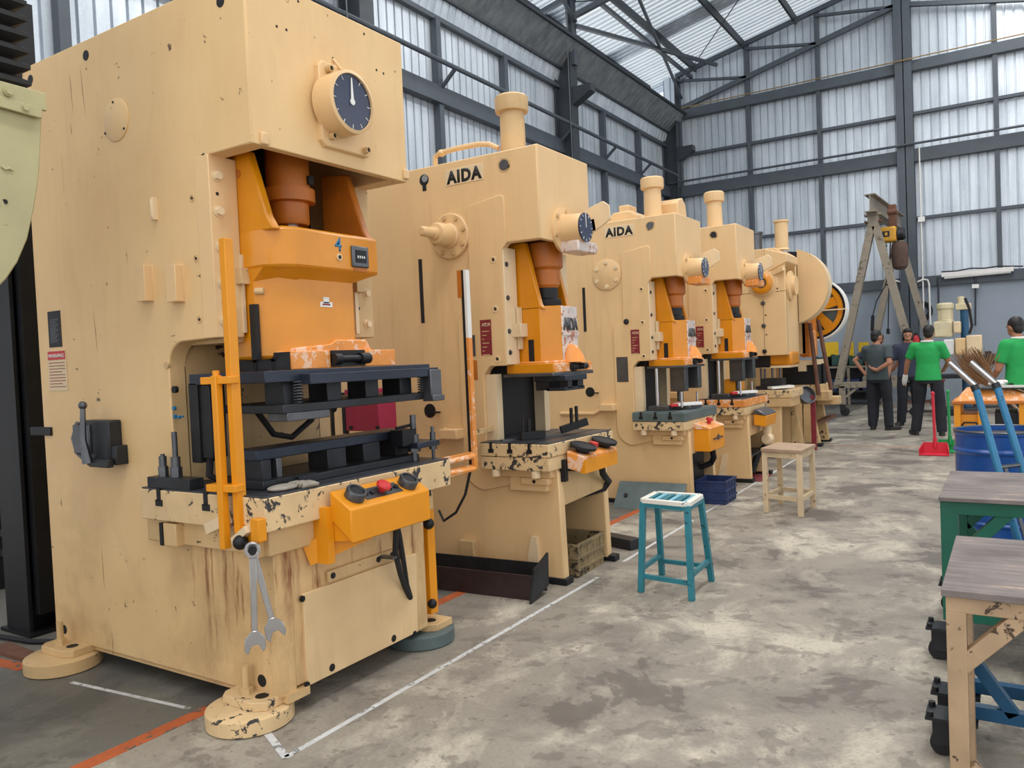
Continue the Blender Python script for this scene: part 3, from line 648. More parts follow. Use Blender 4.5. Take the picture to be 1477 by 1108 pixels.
    part('dial_needle', 'white', dl, lambda b: (b.prism([(dc.y-.009, dc.z-.012), (dc.y+.009, dc.z-.012), (dc.y+.002, dc.z+rd*.84), (dc.y-.003, dc.z+rd*.84)], 'x', xd-.004, xd), b.cyl((xd-.004, dc.y, dc.z), (xd+.001, dc.y, dc.z), .014)))
    for (yy, zz) in ((2.585, 2.77), (2.585, 2.475), (2.80, 2.455)):
        part('dial_stud', 'cream_dirty', t, lambda b: b.lathe((xf+.028, yy, zz), PXD, [(.016, 0), (.016, .03), (.011, .031), (.011, .02), (.001, .02)], 14))
        part('screw_hole', 'black', t, lambda b: b.cyl((xf+.03, yy, zz), (xf+.052, yy, zz), .0105, n=12))
    part('dial_cable', 'cream', t, lambda b: b.tube([PX(480, 85, xf+.004), PX(486, 92, xf+.02), PX(493, 101, xf+.05)], .006))
    for (u, v) in ((399, 38), (413, 43), (430, 2), (463, 168), (525, 49), (543, 101), (553, 106), (480, 84)):
        p = PX(u, v, xf+.004); part('hole', 'black', t, lambda b: b.cyl(p-Vector((.006, 0, 0)), p+Vector((.0012, 0, 0)), .006, n=8))
    for (yy, zz) in ((2.23, 2.39), (3.12, 2.40)): part('lug', 'cream', t, lambda b: b.box(xf, xf+.018, yy-.02, yy+.02, zz-.02, zz+.03), .006)
    # ---------------- bolster
    bl = part('bolster', 'cream_worn', t, lambda b: b.box(-3.33, -2.5, 2.086, 3.305, .81, .945), .004)
    part('bolster_top', 'bed_top', bl, lambda b: b.box(-3.325, -2.506, 2.092, 3.30, .942, .952), .002)
    for xx in (-3.19, -2.865):
        part('t_slot', 'black', bl, lambda b: (b.box(xx-.013, xx+.013, 2.083, 2.10, .90, .953), b.box(xx-.025, xx+.025, 2.083, 2.10, .875, .903)))
        part('t_slot', 'black', bl, lambda b: b.box(xx-.012, xx+.012, 2.10, 3.30, .9505, .9532))
    part('bolster_seat', 'cream_dirty', t, lambda b: (b.box(-3.36, -2.54, 2.13, 3.2, .70, .812)), .006)
    for xa in (-3.18, -2.66): part('bolster_foot', 'cream_dirty', t, lambda b: b.box(xa, xa+.09, 2.09, 2.18, .70, .80), .004)
    part('bolster_groove', 'steel_black', t, lambda b: (b.box(-3.20, -3.18, 2.085, 2.1, .70, .80), b.box(-2.60, -2.575, 2.085, 2.1, .66, .80)))
    # ---------------- two-hand control box
    ob = part('control_box', 'orange_box', t, lambda b: b.prism([(-2.47, .80), (-2.47, .925), (-2.35, .852), (-2.35, .71)], 'y', 2.405, 2.935), .006)
    part('control_gusset', 'orange_box', ob, lambda b: b.add([(-2.47, 2.41, .80), (-2.47, 2.50, .80), (-2.36, 2.42, .72), (-2.55, 2.41, .70), (-2.55, 2.62, .72)], [(0, 1, 4, 3), (0, 2, 1), (0, 3, 2), (1, 2, 4), (2, 3, 4)]))
    part('control_bracket', 'orange_box', t, lambda b: (b.bar((-2.56, 2.34, .66), (-2.40, 2.55, .745), .02, .10), b.box(-2.57, -2.46, 2.37, 2.41, .62, .86)))
    up = Vector((.073, 0, .12)).normalized()
    def on_box(y, tt): return Vector((-2.47+.12*tt, y, .925-.073*tt))
    for yy in (2.49, 2.84):
        pb = part('palm_button', 'steel_mid', ob, lambda b: b.lathe(on_box(yy, .5), up, [(.046, 0), (.046, .035), (.043, .04), (.036, .04), (.034, .03), (.001, .03)], 24))
        part('button_cap', 'steel_dark', pb, lambda b: b.cyl(on_box(yy, .5), on_box(yy, .5)+up*.032, .032, n=20))
    part('emergency_stop', 'red', ob, lambda b: b.lathe(on_box(2.665, .5), up, [(.015, 0), (.015, .02), (.033, .024), (.035, .034), (.028, .042), (.001, .044)], 20))
    for yy in (2.56, 2.60, 2.72, 2.76):
        part('indicator', 'steel_dark', ob, lambda b: b.cyl(on_box(yy, .5), on_box(yy, .5)+up*.012, .012, n=12))
    part('switch_plate', 'steel_mid', ob, lambda b: b.add([on_box(2.54, .25)+up*.002, on_box(2.78, .25)+up*.002, on_box(2.78, .75)+up*.002, on_box(2.54, .75)+up*.002, on_box(2.54, .25), on_box(2.78, .25), on_box(2.78, .75), on_box(2.54, .75)], [(0, 1, 2, 3), (0, 4, 5, 1), (1, 5, 6, 2), (2, 6, 7, 3), (3, 7, 4, 0)]))
    cb = [(-2.46, 2.80, .79), (-2.47, 2.82, .68), (-2.50, 2.84, .56), (-2.50, 2.87, .45), (-2.53, 2.93, .37), (-2.54, 2.98, .30), (-2.56, 2.98, .36), (-2.55, 2.95, .5), (-2.54, 2.92, .62), (-2.56, 2.90, .78)]
    part('control_cable', 'rubber', t, lambda b: b.tube(cb, .014))
    part('cable_rail', 'steel_black', t, lambda b: b.bar((-2.5, 2.70, .74), (-2.5, 3.12, .80), .02, .03))
    # ---------------- orange light-curtain post on the near side
    g = part('guard_post', 'orange_box', t, lambda b: b.bar((-2.648, 2.085, .80), (-2.648, 2.085, 1.985), .042, .036, (1, 0, 0)), .003)
    part('guard_sensor', 'orange_box', g, lambda b: (b.bar((-2.70, 2.045, .74), (-2.70, 2.045, 1.44), .032, .032, (1, 0, 0)),), .003)
    for zz in (1.42, .985):
        part('guard_clamp', 'orange_box', g, lambda b: b.bar((-2.78, 2.05, zz), (-2.62, 2.07, zz), .05, .03), .003)
        part('clamp_pin', 'orange_box', g, lambda b: (b.cyl((-2.70, 2.045, zz), (-2.70, 2.045, zz+.04), .014), b.cyl((-2.79, 2.05, zz), (-2.77, 2.05, zz), .012)))
    part('guard_bracket', 'orange_box', g, lambda b: (b.bar((-2.66, 2.09, .80), (-2.52, 2.075, .80), .03, .06), b.box(-2.55, -2.5, 2.05, 2.09, .78, .87)), .003)
    part('guard_stay', 'cream_pale', g, lambda b: (b.bar((-2.86, 2.08, .80), (-2.70, 2.07, .86), .02, .045), b.bar((-2.66, 2.06, .77), (-2.56, 2.05, .83), .03, .03)))
    part('guard_knob', 'steel_black', g, lambda b: (b.ell((-2.60, 2.04, .775), .03, .03, .03), b.tube([(-2.60, 2.04, .775), (-2.54, 2.038, .769), (-2.525, 2.035, .768), (-2.470, 1.991, .768)], .009), b.cyl((-2.470, 1.991, .768), (-2.464, 1.986, .768), .016)))
    # rails on the far side with a hose bracket
    part('side_rail', 'orange_worn', t, lambda b: (b.tube([(-2.56, 3.3, .92), (-2.52, 3.55, .93)], .014), b.tube([(-2.56, 3.3, .86), (-2.52, 3.55, .86)], .014)))
    fr = part('far_guard', 'orange_box', t, lambda b: (b.box(-2.62, -2.59, 3.20, 3.26, .14, .78), b.box(-2.68, -2.65, 3.21, 3.27, .14, .7)))
    part('far_guard_knob', 'steel_black', fr, lambda b: (b.ell((-2.58, 3.2, .62), .03, .03, .03), b.ell((-2.58, 3.2, .2), .025, .025, .025)))
    # ---------------- vibration mounts
    for k, (xx, yy) in enumerate(((-2.71, 2.13), (-4.09, 2.10), (-2.66, 3.19), (-4.09, 3.2))):
        m_ = part('mount_pad', 'cream_worn' if k == 0 else 'cream_dirty' if k == 1 else 'green_grey', t, lambda b: b.lathe((xx, yy, 0), (0, 0, 1), [(.168, 0), (.178, .006), (.178, .064), (.165, .07), (.001, .072)], 36))
        pl = part('mount_plate', 'cream_worn' if k == 0 else 'cream_dirty', t, lambda b: b.prism([(xx-.13, yy-.02), (xx-.10, yy-.055), (xx+.08, yy-.055), (xx+.13, yy-.02), (xx+.13, yy+.11), (xx-.13, yy+.11)], 'z', .07, .108), .004)
        part('mount_bolt', 'cream_dirty', pl, lambda b: (b.cyl((xx-.02, yy+.0, .1), (xx-.02, yy+.0, .225), .016, n=12), b.cyl((xx-.02, yy, .107), (xx-.02, yy, .135), .030, n=6)))
        part('plate_hole', 'black', pl, lambda b: b.cyl((xx+.06, yy+.015, .1), (xx+.06, yy+.015, .1095), .028, n=16))
    p = S(93, 908); part('hole', 'black', t, lambda b: b.cyl((p.x, y0+.01, p.z), (p.x, y0-.0015, p.z), .024))
    for pts in (((100, 103), (102, 125), (106, 170)), ((115, 88), (119, 130), (124, 172)), ((134, 441), (138, 480), (141, 514)), ((146, 785), (149, 825), (151, 855)), ((160, 905), (163, 930), (163, 945)), ((101, 175), (103, 190), (103, 196))):
        part('scratch', 'rust', t, lambda b: b.tube([S(u, v)+Vector((0, .0008, 0)) for u, v in pts], [.0008, .0022, .0008], 5))
    for (u, v, r_) in ((250, 589, .010), (251, 601, .009), (257, 602, .008), (262, 601, .004)): disc(u, v, r_, 'truck_blue', 'paint_spot', .0008, 9)
    return t
front_press()

# ---- upper and lower die of the front press
def dies():
    t = thing('upper_die', (-2.75, 2.6, 1.28), 'dark steel upper die plate set clamped under the orange slide', 'die')
    part('die_plate', 'die_blue', t, lambda b: b.box(-3.05, -2.56, 2.17, 3.245, 1.40, 1.449), .003)
    part('die_plate', 'die_blue', t, lambda b: b.box(-2.70, -2.50, 2.36, 3.24, 1.385, 1.43), .003)
    part('stripper_plate', 'steel_dark', t, lambda b: b.box(-2.98, -2.54, 2.24, 3.22, 1.27, 1.305), .003)
    part('stripper_plate', 'steel_mid', t, lambda b: b.box(-2.66, -2.54, 2.26, 2.5, 1.235, 1.27), .003)
    for yy in (2.30, 2.55, 2.8, 3.05): part('spacer_block', 'steel_dark', t, lambda b: b.box(-2.72, -2.60, yy, yy+.09, 1.30, 1.40), .003)
    for yy, xx in ((2.36, -2.58), (3.17, -2.56), (2.3, -2.9)):
        b = MB()
        b.tube([(xx+.02*math.cos(k*.9), yy+.02*math.sin(k*.9), 1.30+.1*k/56) for k in range(57)], .0035, 5); b.build('spring', 'steel_mid', t)
    part('end_block', 'steel_mid', t, lambda b: (b.box(-2.56, -2.49, 3.16, 3.25, 1.27, 1.42), b.box(-2.54, -2.47, 3.15, 3.245, 1.26, 1.29)), .004)
    part('die_post', 'steel_black', t, lambda b: (b.box(-3.06, -3.0, 2.17, 2.30, 1.06, 1.41), b.box(-3.0, -2.93, 2.18, 2.26, 1.08, 1.40)), .003)
    part('air_hose', 'rubber', t, lambda b: b.tube([(-2.8, 2.3, 1.30), (-2.85, 2.45, 1.16), (-2.9, 2.6, 1.13), (-2.92, 2.75, 1.2), (-2.95, 2.82, 1.29)], .014))
    part('air_hose', 'rubber', t, lambda b: b.tube([(-2.94, 2.2, 1.3), (-2.98, 2.21, 1.15), (-3.0, 2.21, 1.0), (-2.98, 2.26, .969)], .016))
    t = thing('lower_die', (-2.75, 2.6, .953), 'dark steel lower die with spacer blocks lying on the front bolster', 'die')
    part('base_plate', 'steel_dark', t, lambda b: b.box(-2.95, -2.62, 2.38, 3.2, .953, .985), .003)
    part('base_plate', 'steel_dark', t, lambda b: b.box(-2.82, -2.64, 2.20, 2.5, .953, .99), .003)
    part('top_rail', 'die_blue', t, lambda b: b.box(-2.85, -2.70, 2.22, 3.22, 1.07, 1.115), .004)
    for yy, w in ((2.24, .05), (2.32, .03), (2.62, .12), (2.86, .12), (3.10, .1)):
        part('spacer_block', 'steel_dark' if w > .04 else 'steel_mid', t, lambda b: b.box(-2.82, -2.69, yy, yy+w, .98, 1.072), .003)
    part('clamp_bar', 'steel_dark', t, lambda b: b.box(-3.28, -2.98, 2.092, 2.166, .952, 1.0), .003)
    part('clamp_bar', 'die_blue', t, lambda b: b.box(-2.72, -2.56, 3.12, 3.3, 1.02, 1.05), .003)
    for xx, yy, z0, z1, rr in ((-3.12, 2.13, 1.0, 1.20, .012), (-3.21, 2.128, 1.0, 1.10, .010), (-2.62, 3.16, .953, 1.19, .016), (-2.59, 3.28, .953, 1.12, .009)):
        part('clamp_stud', 'steel_mid', t, lambda b: (b.cyl((xx, yy, z0), (xx, yy, z1), rr), b.cyl((xx, yy, 1.0), (xx, yy, 1.045), rr*2.2, n=6), b.cyl((xx, yy, 1.045), (xx, yy, 1.09), rr*1.7)))
    part('side_clamp', 'steel_black', t, lambda b: (b.tube([(-2.64, 3.05, 1.13), (-2.62, 3.16, 1.14)], .008), b.box(-2.68, -2.6, 3.05, 3.16, 1.04, 1.12)))
dies()
# glove lying on the bolster
def glove():
    b = MB()
    b.ell((-2.60, 2.25, .962), .05, .075, .014)
    for k in range(5): b.tube([(-2.62+.02*k, 2.30, .963), (-2.62+.024*k, 2.37-.012*abs(k-2), .966), (-2.615+.022*k, 2.40-.012*abs(k-2), .961)], [.012, .011, .008], 6)
    b.v = [(x_+.022, y_, z_) for x_, y_, z_ in b.v]
    o = b.build('work_glove', 'glove', None, smooth=80); tag(o, 'crumpled grey work glove lying on the front press bolster', 'glove')
glove()
# two combination spanners hanging from the post
def spanner(name, p, q, lab, seed):
    p, q = vec(p), vec(q); d = (q-p).normalized(); n = Vector((.78, -.62, 0)); sd = n.cross(d).normalized(); n = d.cross(sd).normalized()
    if n.x < 0: n = -n
    L = (q-p).length; b = MB()
    def slab(poly, th):
        k = len(poly)
        b.add([p+d*u+sd*w+n*e for e in (-th/2, th/2) for u, w in poly], [tuple(range(k))[::-1], tuple(range(k, 2*k))]+[(i, (i+1) % k, k+(i+1) % k, k+i) for i in range(k)])
    slab([(.03, -.013), (.03, .013), (L-.05, .011), (L-.05, -.011)], .009)
    # ring end
    nseg = 20; vs = []; fs = []
    for e in (-.008, .008):
        for rr in (.030, .017):
            vs += [p+d*(rr*math.cos(2*math.pi*i/nseg))+sd*(rr*math.sin(2*math.pi*i/nseg))+n*e for i in range(nseg)]
    for i in range(nseg):
        j = (i+1) % nseg
        fs += [(i, j, nseg+j, nseg+i), (2*nseg+i, 3*nseg+i, 3*nseg+j, 2*nseg+j), (i, 2*nseg+i, 2*nseg+j, j), (nseg+i, nseg+j, 3*nseg+j, 3*nseg+i)]
    b.add(vs, fs)
    # open jaw
    c = L-.02
    slab([(c-.045, -.012), (c-.015, -.036), (c+.028, -.040), (c+.046, -.026), (c+.012, -.012), (c+.008, .012), (c+.040, .030), (c+.020, .042), (c-.018, .036), (c-.045, .012)], .013)
    o = b.build(name, 'steel_bright', None, .0015, 1); tag(o, lab, 'spanner')
spanner('combination_spanner', (-2.494, 2.010, .760), (-2.500, 2.003, .382), 'steel combination spanner hanging in front of another below the guard post', 0)
spanner('combination_spanner', (-2.5095, 2.0225, .760), (-2.466, 2.0775, .418), 'steel combination spanner hanging behind another below the guard post', 1)
# ================================================================== THE THREE SMALLER PRESSES OF THE ROW
def small_press(kind, dx, dy, sz, label):
    XF[:] = [dx, dy, sz]
    xf_, y0, y1 = -2.513, 4.37, 5.08
    t = thing('stamping_press', (xf_+dx, 4.72+dy, 0), label, 'press')
    S = lambda u, v: PY(u, v, y0)            # pixels below are those of the nearest of the three
    # casting: C profile with pedestal
    def cprof(front, zb):
        return [(-4.55, zb), (front, zb), (-2.455, .72), (-2.50, .80), (-2.985, .80), (-2.985, 1.34)]+arc(-2.915, 1.345, .07, 180, 90, 6)+[(-2.80, 1.418), (-2.80, 2.16)]+arc(-2.76, 2.17, .045, 180, 90, 4)+[(xf_, 2.214), (xf_, 2.81), (-4.55, 2.81)]
    part('frame', 'cream', t, lambda b: b.prism(cprof(-2.44, .03), 'y', y0, y0+.07), .008)
    part('frame', 'cream', t, lambda b: b.prism(cprof(-2.44, .03), 'y', y1-.07, y1), .008)
    part('head_front', 'cream', t, lambda b: b.box(xf_-.04, xf_+.003, y0+.004, y1-.004, 2.214, 2.812), .006)
    part('top_plate', 'cream', t, lambda b: b.box(-4.55, xf_-.02, y0+.06, y1-.06, 2.775, 2.805))
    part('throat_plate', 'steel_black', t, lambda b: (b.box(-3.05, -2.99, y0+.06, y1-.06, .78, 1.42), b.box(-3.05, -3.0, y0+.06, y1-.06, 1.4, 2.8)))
    part('throat_cheek', 'cream_pale', t, lambda b: b.box(-2.984, -2.90, y0+.004, y0+.075, .90, 1.36))
    part('throat_cheek', 'cream_pale', t, lambda b: b.box(-2.984, -2.90, y1-.075, y1-.004, .90, 1.36))
    # raised relief on the near side
    part('raised_web', 'cream', t, lambda b: b.prism([(-3.18, 1.74), (-3.18, .84)]+arc(-3.0, .76, .18, 180, 262, 8)+[(-2.70, .65), (-2.54, .735), (-2.5, .80), (-2.986, .80), (-2.986, 1.36), (-2.93, 1.415), (-2.803, 1.415), (-2.803, 2.17), (-2.765, 2.216), (-2.765, 2.50), (-2.775, 2.52), (-2.795, 2.53), (-3.03, 2.495), (-3.055, 2.48), (-3.065, 2.455), (-3.07, 1.84), (-3.085, 1.80), (-3.15, 1.78)], 'y', y0-.014, y0+.01), .006)
    # pedestal front with arch
    part('apron', 'cream_dirty', t, lambda b: b.prism([(y0+.05, .50), (y1-.05, .52), (y1-.05, .82), (y0+.05, .82)], 'x', -2.50, -2.452), .006)
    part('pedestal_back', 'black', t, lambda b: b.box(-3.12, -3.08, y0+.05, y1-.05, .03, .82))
    for ya in (y0, y1): part('foot', 'steel_black', t, lambda b: b.box(-4.4, -2.39 if ya > 4.5 else -2.42, ya-.06 if ya > 4.5 else ya-.01, ya+.02 if ya > 4.5 else ya+.09, 0, .045), .006)
    # bolster in two tiers
    top_m = {2: 'cream_worn', 3: 'green_grey', 4: 'orange_worn'}[kind]
    bl = part('bolster', top_m, t, lambda b: b.box(-2.96, -2.44, 4.235, 5.175, .832, .915), .005)
    part('bolster_top', 'bed_top' if kind != 3 else 'green_grey', bl, lambda b: b.box(-2.955, -2.446, 4.24, 5.17, .912, .922), .002)
    part('bolster_base', 'cream_worn', t, lambda b: b.box(-2.96, -2.445, 4.24, 5.16, .745, .83), .005)
    part('bolster_seat', 'cream', t, lambda b: (b.box(-2.92, -2.48, y0-.05, y1+.02, .69, .75), b.box(-2.80, -2.52, y0-.04, y0+.02, .60, .70)), .006)
    for xx in (-2.87, -2.725, -2.58):
        part('t_slot', 'black', bl, lambda b: (b.box(xx-.010, xx+.010, 4.232, 4.25, .875, .923), b.box(xx-.02, xx+.02, 4.232, 4.25, .855, .88)))
        part('t_slot', 'black', bl, lambda b: b.box(xx-.008, xx+.008, 4.25, 5.165, .9205, .9232))
    for xx in (-2.86, -2.56): part('bolster_bolt', 'cream_pale', t, lambda b: b.cyl((xx, 4.27, .70), (xx, 4.27, .745), .03))
    part('seat_bar', 'cream', t, lambda b: b.box(-2.70, -2.50, y0-.06, y0, .645, .69), .006)
    part('bar_screw', 'black', t, lambda b: b.cyl((-2.60, y0-.05, .668), (-2.60, y0-.062, .668), .012))
    # gibs
    part('gib_column', 'cream_pale', t, lambda b: b.box(-2.86, -2.795, y0-.003, y0+.15, 1.42, 2.19), .004)
    part('gib_column', 'cream_pale', t, lambda b: b.box(-2.86, -2.70, y1-.12, y1-.02, 1.42, 2.19), .004)
    for zz in (2.08, 1.86, 1.64, 1.50):
        part('gib_bolt', 'steel_mid', t, lambda b: b.bolt((-2.795, y0+.03, zz), PXD, .013, .010))
    part('gib_clamp', 'cream_pale', t, lambda b: b.box(-2.80, -2.735, y0+.08, y0+.19, 1.60, 1.69), .004)
    part('gib_strip', 'cream_pale', t, lambda b: b.box(-2.79, -2.77, y0+.12, y0+.16, 1.52, 1.80))
    for (u, v) in ((713, 375), (716, 446), (719, 518)):
        p = S(u, v)-Vector((0, .013, 0))
        part('set_screw', 'cream_pale', t, lambda b: b.lathe(p+Vector((0, .01, 0)), NY, [(.024, 0), (.024, .014), (.018, .016), (.018, .01), (.001, .01)], 16))
        part('screw_hole', 'black', t, lambda b: b.cyl(p+Vector((0, .01, 0)), p-Vector((0, .002, 0)), .010, n=10))
    # orange slide
    plan = [(-2.87, 4.535), (-2.64, 4.535), (-2.53, 4.63), (-2.53, 4.86), (-2.64, 4.955), (-2.87, 4.955)]
    sl = part('slide', 'orange', t, lambda b: b.prism(plan, 'z', 1.40, 1.80), .010)
    for ya in (4.535, 4.91):
        part('slide_arm', 'orange', sl, lambda b: b.prism([(-2.87, 1.78), (-2.60, 1.78), (-2.63, 1.81), (-2.73, 2.23), (-2.87, 2.23)], 'y', ya, ya+.045), .006)
    part('slide_front', 'silver_worn', sl, lambda b: b.prism([(4.635, 1.43), (4.635, 1.796), (4.855, 1.796), (4.855, 1.43)], 'x', -2.535, -2.524), .004)
    text('AIDA', 'raised_lettering', 'steel_mid', sl, (-2.524, 4.645, 1.635), (0, 1, 0), (0, 0, 1), .085, .008, .02, width=.20)
    part('name_plate', 'silver_worn', sl, lambda b: b.box(-2.53, -2.515, 4.635, 4.855, 1.60, 1.622))
    part('slide_flange', 'orange', sl, lambda b: b.box(-2.86, -2.50, 4.45, 5.0, 1.355, 1.42), .006)
    part('slide_fillet', 'orange_worn', sl, lambda b: b.prism([(-2.87, 4.52), (-2.65, 4.52), (-2.51, 4.62), (-2.51, 4.87), (-2.65, 4.97), (-2.87, 4.97)], 'z', 1.415, 1.435), .01)
    part('slide_nose', 'orange_worn', sl, lambda b: b.lathe((-2.53, 4.745, 1.42), (0, 0, 1), [(.10, 0), (.09, .04), (.05, .11), (.001, .13)], 20))
    part('flange_front', 'orange_worn', sl, lambda b: b.box(-2.52, -2.495, 4.46, 4.99, 1.358, 1.418), .004)
    part('clamp_screw', 'steel_black', sl, lambda b: (b.cyl((-2.485, 4.66, 1.39), (-2.485, 4.88, 1.39), .022), b.cyl((-2.49, 4.76, 1.39), (-2.44, 4.77, 1.39), .018), b.box(-2.50, -2.475, 4.68, 4.72, 1.36, 1.42)))
    part('slide_slot', 'black', sl, lambda b: b.box(-2.73, -2.69, 4.53, 4.545, 1.43, 1.58))
    part('slide_pad', 'steel_mid', sl, lambda b: b.box(-2.87, -2.49, 4.42, 5.0, 1.335, 1.357), .003)
    part('connecting_rod', 'orange_deep', t, lambda b: b.lathe((-2.70, 4.74, 1.93), (0, 0, 1), [(.085, 0), (.10, .02), (.10, .12), (.125, .14), (.125, .30)], 24))
    part('adjusting_nut', 'steel_black', t, lambda b: b.lathe((-2.70, 4.74, 1.79), (0, 0, 1), [(.10, 0), (.105, .01), (.105, .06), (.085, .07), (.085, .15)], 20))
    # crank dial on the front of the head
    part('dial_flange', 'cream', t, lambda b: b.lathe((xf_, 4.667, 2.295), PXD, [(.15, 0), (.15, .02), (.105, .025), (.10, .08), (.095, .17), (.001, .17)], 30))
    for k in range(6):
        a = math.radians(60*k+20); part('flange_bolt', 'cream_dirty', t, lambda b: b.bolt((xf_+.02, 4.667+.127*math.cos(a), 2.295+.127*math.sin(a)), PXD, .013, .012))
    dl = part('dial_face', 'dial_blue', t, lambda b: b.cyl((-2.345, 4.667, 2.295), (-2.335, 4.667, 2.295), .096, n=30))
    for k in range(12):
        a = math.radians(30*k); cy, cz = math.sin(a), math.cos(a)
        part('dial_tick', 'white', dl, lambda b: b.bar((-2.334, 4.667+cy*.075, 2.295+cz*.075), (-2.334, 4.667+cy*.09, 2.295+cz*.09), .004, .003, (1, 0, 0)))
    part('dial_needle', 'white', dl, lambda b: b.bar((-2.333, 4.667, 2.295), (-2.333, 4.662, 2.40), .006, .003, (1, 0, 0)))
    gp = [PY(u, v, 4.92) for u, v in ((843, 304), (870, 290), (879, 296), (881, 316), (848, 342), (838, 330))]
    part('dial_guard', 'cream_pale', t, lambda b: b.prism([(p.x, p.z) for p in gp], 'y', 4.91, 4.93), .004)
    part('guard_stem', 'cream', t, lambda b: b.bar((xf_-.02, 4.92, 2.33), (gp[0].x+.08, 4.92, 2.35), .02, .08))
    part('guard_arm', 'orange_worn' if kind != 2 else 'silver_worn', t, lambda b: b.prism([(4.60, 2.14), (4.86, 2.14), (4.90, 2.18), (4.86, 2.215), (4.60, 2.215)], 'x', -2.50, -2.36), .01)
    # neck pipe on top
    part('breather_pipe', 'cream_dirty' if kind == 2 else 'cream', t, lambda b: b.lathe((-2.80, 4.56, 2.80), (0, 0, 1), [(.10, 0), (.085, .01), (.082, .30), (.108, .305), (.112, .32), (.112, .40), (.10, .412), (.001, .416)], 26))
    # side fittings
    p = S(727, 238)
    part('sight_glass', 'cream_dirty', t, lambda b: b.lathe(p+Vector((0, .01, 0)), NY, [(.046, 0), (.046, .013), (.036, .014), (.036, .004), (.001, .004)], 24))
    part('sight_window', 'steel_mid' if kind != 4 else 'black', t, lambda b: b.cyl(p+Vector((0, .01, 0)), p-Vector((0, .006, 0)), .034, n=20))
    a, c = S(606, 374), S(611, 466)
    part('oil_slot', 'black', t, lambda b: b.bar((a.x, y0, c.z), (a.x, y0, a.z), .030, .006, (0, 1, 0)))
    if kind in (2, 3):
        p0, p1 = S(645, 268), S(695, 243)
        lp = part('logo_plate', 'cream_pale', t, lambda b: b.box(p0.x-.012, p1.x+.012, y0-.004, y0+.01, p0.z-.005, p0.z+.105), .002)
        text('AIDA', 'lettering', 'black', lp, (p0.x, y0-.0045, p0.z+.005), (1, 0, 0), (0, 0, 1), .088, .001, .05, 1.14, width=p1.x-p0.x)
    a, c = S(694, 462), S(712, 512)
    tg = part('red_tag', 'tag_red', t, lambda b: b.box(a.x, c.x, y0-.017, y0+.004, c.z, a.z))
    text('AIDA', 'lettering', 'cream_pale', tg, (a.x+.014, y0-.0175, a.z-.045), (1, 0, 0), (0, 0, 1), .024, .001, .005, width=.07)
    for k in range(7): part('tag_print', 'cream_dirty', tg, lambda b: b.box(a.x+.014, c.x-.018-.02*(k % 3), y0-.0178, y0, a.z-.08-.026*k, a.z-.074-.026*k))
    p = S(612, 264)
    if kind == 2:
        part('lifting_hole', 'steel_black', t, lambda b: (b.cyl(p+Vector((0, .01, .02)), p+Vector((0, -.002, .02)), .040, n=20), b.box(p.x-.016, p.x+.016, y0-.003, y0+.01, p.z-.055, p.z)))
        part('hole_glint', 'steel_bright', t, lambda b: b.cyl(p+Vector((.008, .01, .03)), p+Vector((.008, -.0035, .03)), .026, n=16))
        # crank boss with shaft towards the viewer's side
        q = S(651, 341)
        part('boss_flange', 'cream', t, lambda b: b.lathe(q+Vector((0, .01, 0)), NY, [(.155, 0), (.155, .03), (.147, .036), (.085, .037), (.085, .05), (.076, .06), (.076, .17), (.066, .19), (.042, .195), (.042, .22), (.034, .225), (.034, .32), (.024, .335), (.001, .337)], 30))
        for k in range(8):
            a = math.radians(45*k+15); part('flange_bolt', 'cream_dirty', t, lambda b: b.bolt(q+Vector((.125*math.cos(a), -.026, .125*math.sin(a))), NY, .015, .012))
        part('oil_pipe', 'cream', t, lambda b: b.tube([PY(628, 238, 4.48), PY(628, 226, 4.48), PY(634, 221, 4.48), PY(660, 214, 4.48), PY(690, 208, 4.48), PY(706, 208, 4.48), PY(719, 214, 4.48)], .018))
        part('oil_fitting', 'cream', t, lambda b: b.ell(PY(637, 221, 4.48), .03, .03, .025))
        a, c = S(675, 484), S(688, 514); part('data_plate', 'steel_mid', t, lambda b: b.box(a.x, c.x, y0-.016, y0+.004, c.z, a.z))
        a, c = S(677, 520), S(691, 548); part('brown_plate', 'orange_deep', t, lambda b: b.box(a.x, c.x, y0-.016, y0+.004, c.z, a.z))
    else:
        q = S(651, 341)+Vector((-.02, 0, -.02))
        if kind == 3:
            part('bearing_cover', 'cream', t, lambda b: b.lathe(q+Vector((0, .01, 0)), NY, [(.155, 0), (.155, .02), (.148, .024), (.001, .024)], 30))
            for k in range(6):
                a = math.radians(60*k+30); part('cover_bolt', 'cream_pale', t, lambda b: b.bolt(q+Vector((.12*math.cos(a), -.014, .12*math.sin(a))), NY, .017, .012))
            part('motor_cover', 'cream', t, lambda b: (b.prism([(-3.30, 2.80), (-3.30, 2.86), (-3.22, 2.93), (-3.04, 2.93), (-2.96, 2.86), (-2.96, 2.80)], 'y', 4.56, 4.96), b.box(-3.18, -3.07, 4.6, 4.8, 2.92, 3.0)), .012)
            part('hump_cover', 'cream', t, lambda b: b.prism([(4.70, 2.80), (4.70, 2.96), (4.74, 3.01), (4.84, 3.03), (4.92, 2.98), (4.96, 2.80)], 'x', -2.80, -2.60), .012)
            part('rubber_plug', 'rubber', t, lambda b: b.lathe(S(690, 455)+Vector((-.02, .0, .05)), NY, [(.028, 0), (.028, .02), (.02, .024), (.001, .024)], 16))
            a, c = S(665, 520), S(688, 570); part('data_plate', 'steel_mid', t, lambda b: b.box(a.x+.02, c.x+.02, y0-.016, y0+.004, c.z-.01, a.z))
    # disc plug and block on the near side, seen through the gap to the next press
    part('valve_disc', 'cream', t, lambda b: b.lathe((-3.46, y0+.005, 1.12), NY, [(.115, 0), (.115, .007), (.001, .008)], 28))
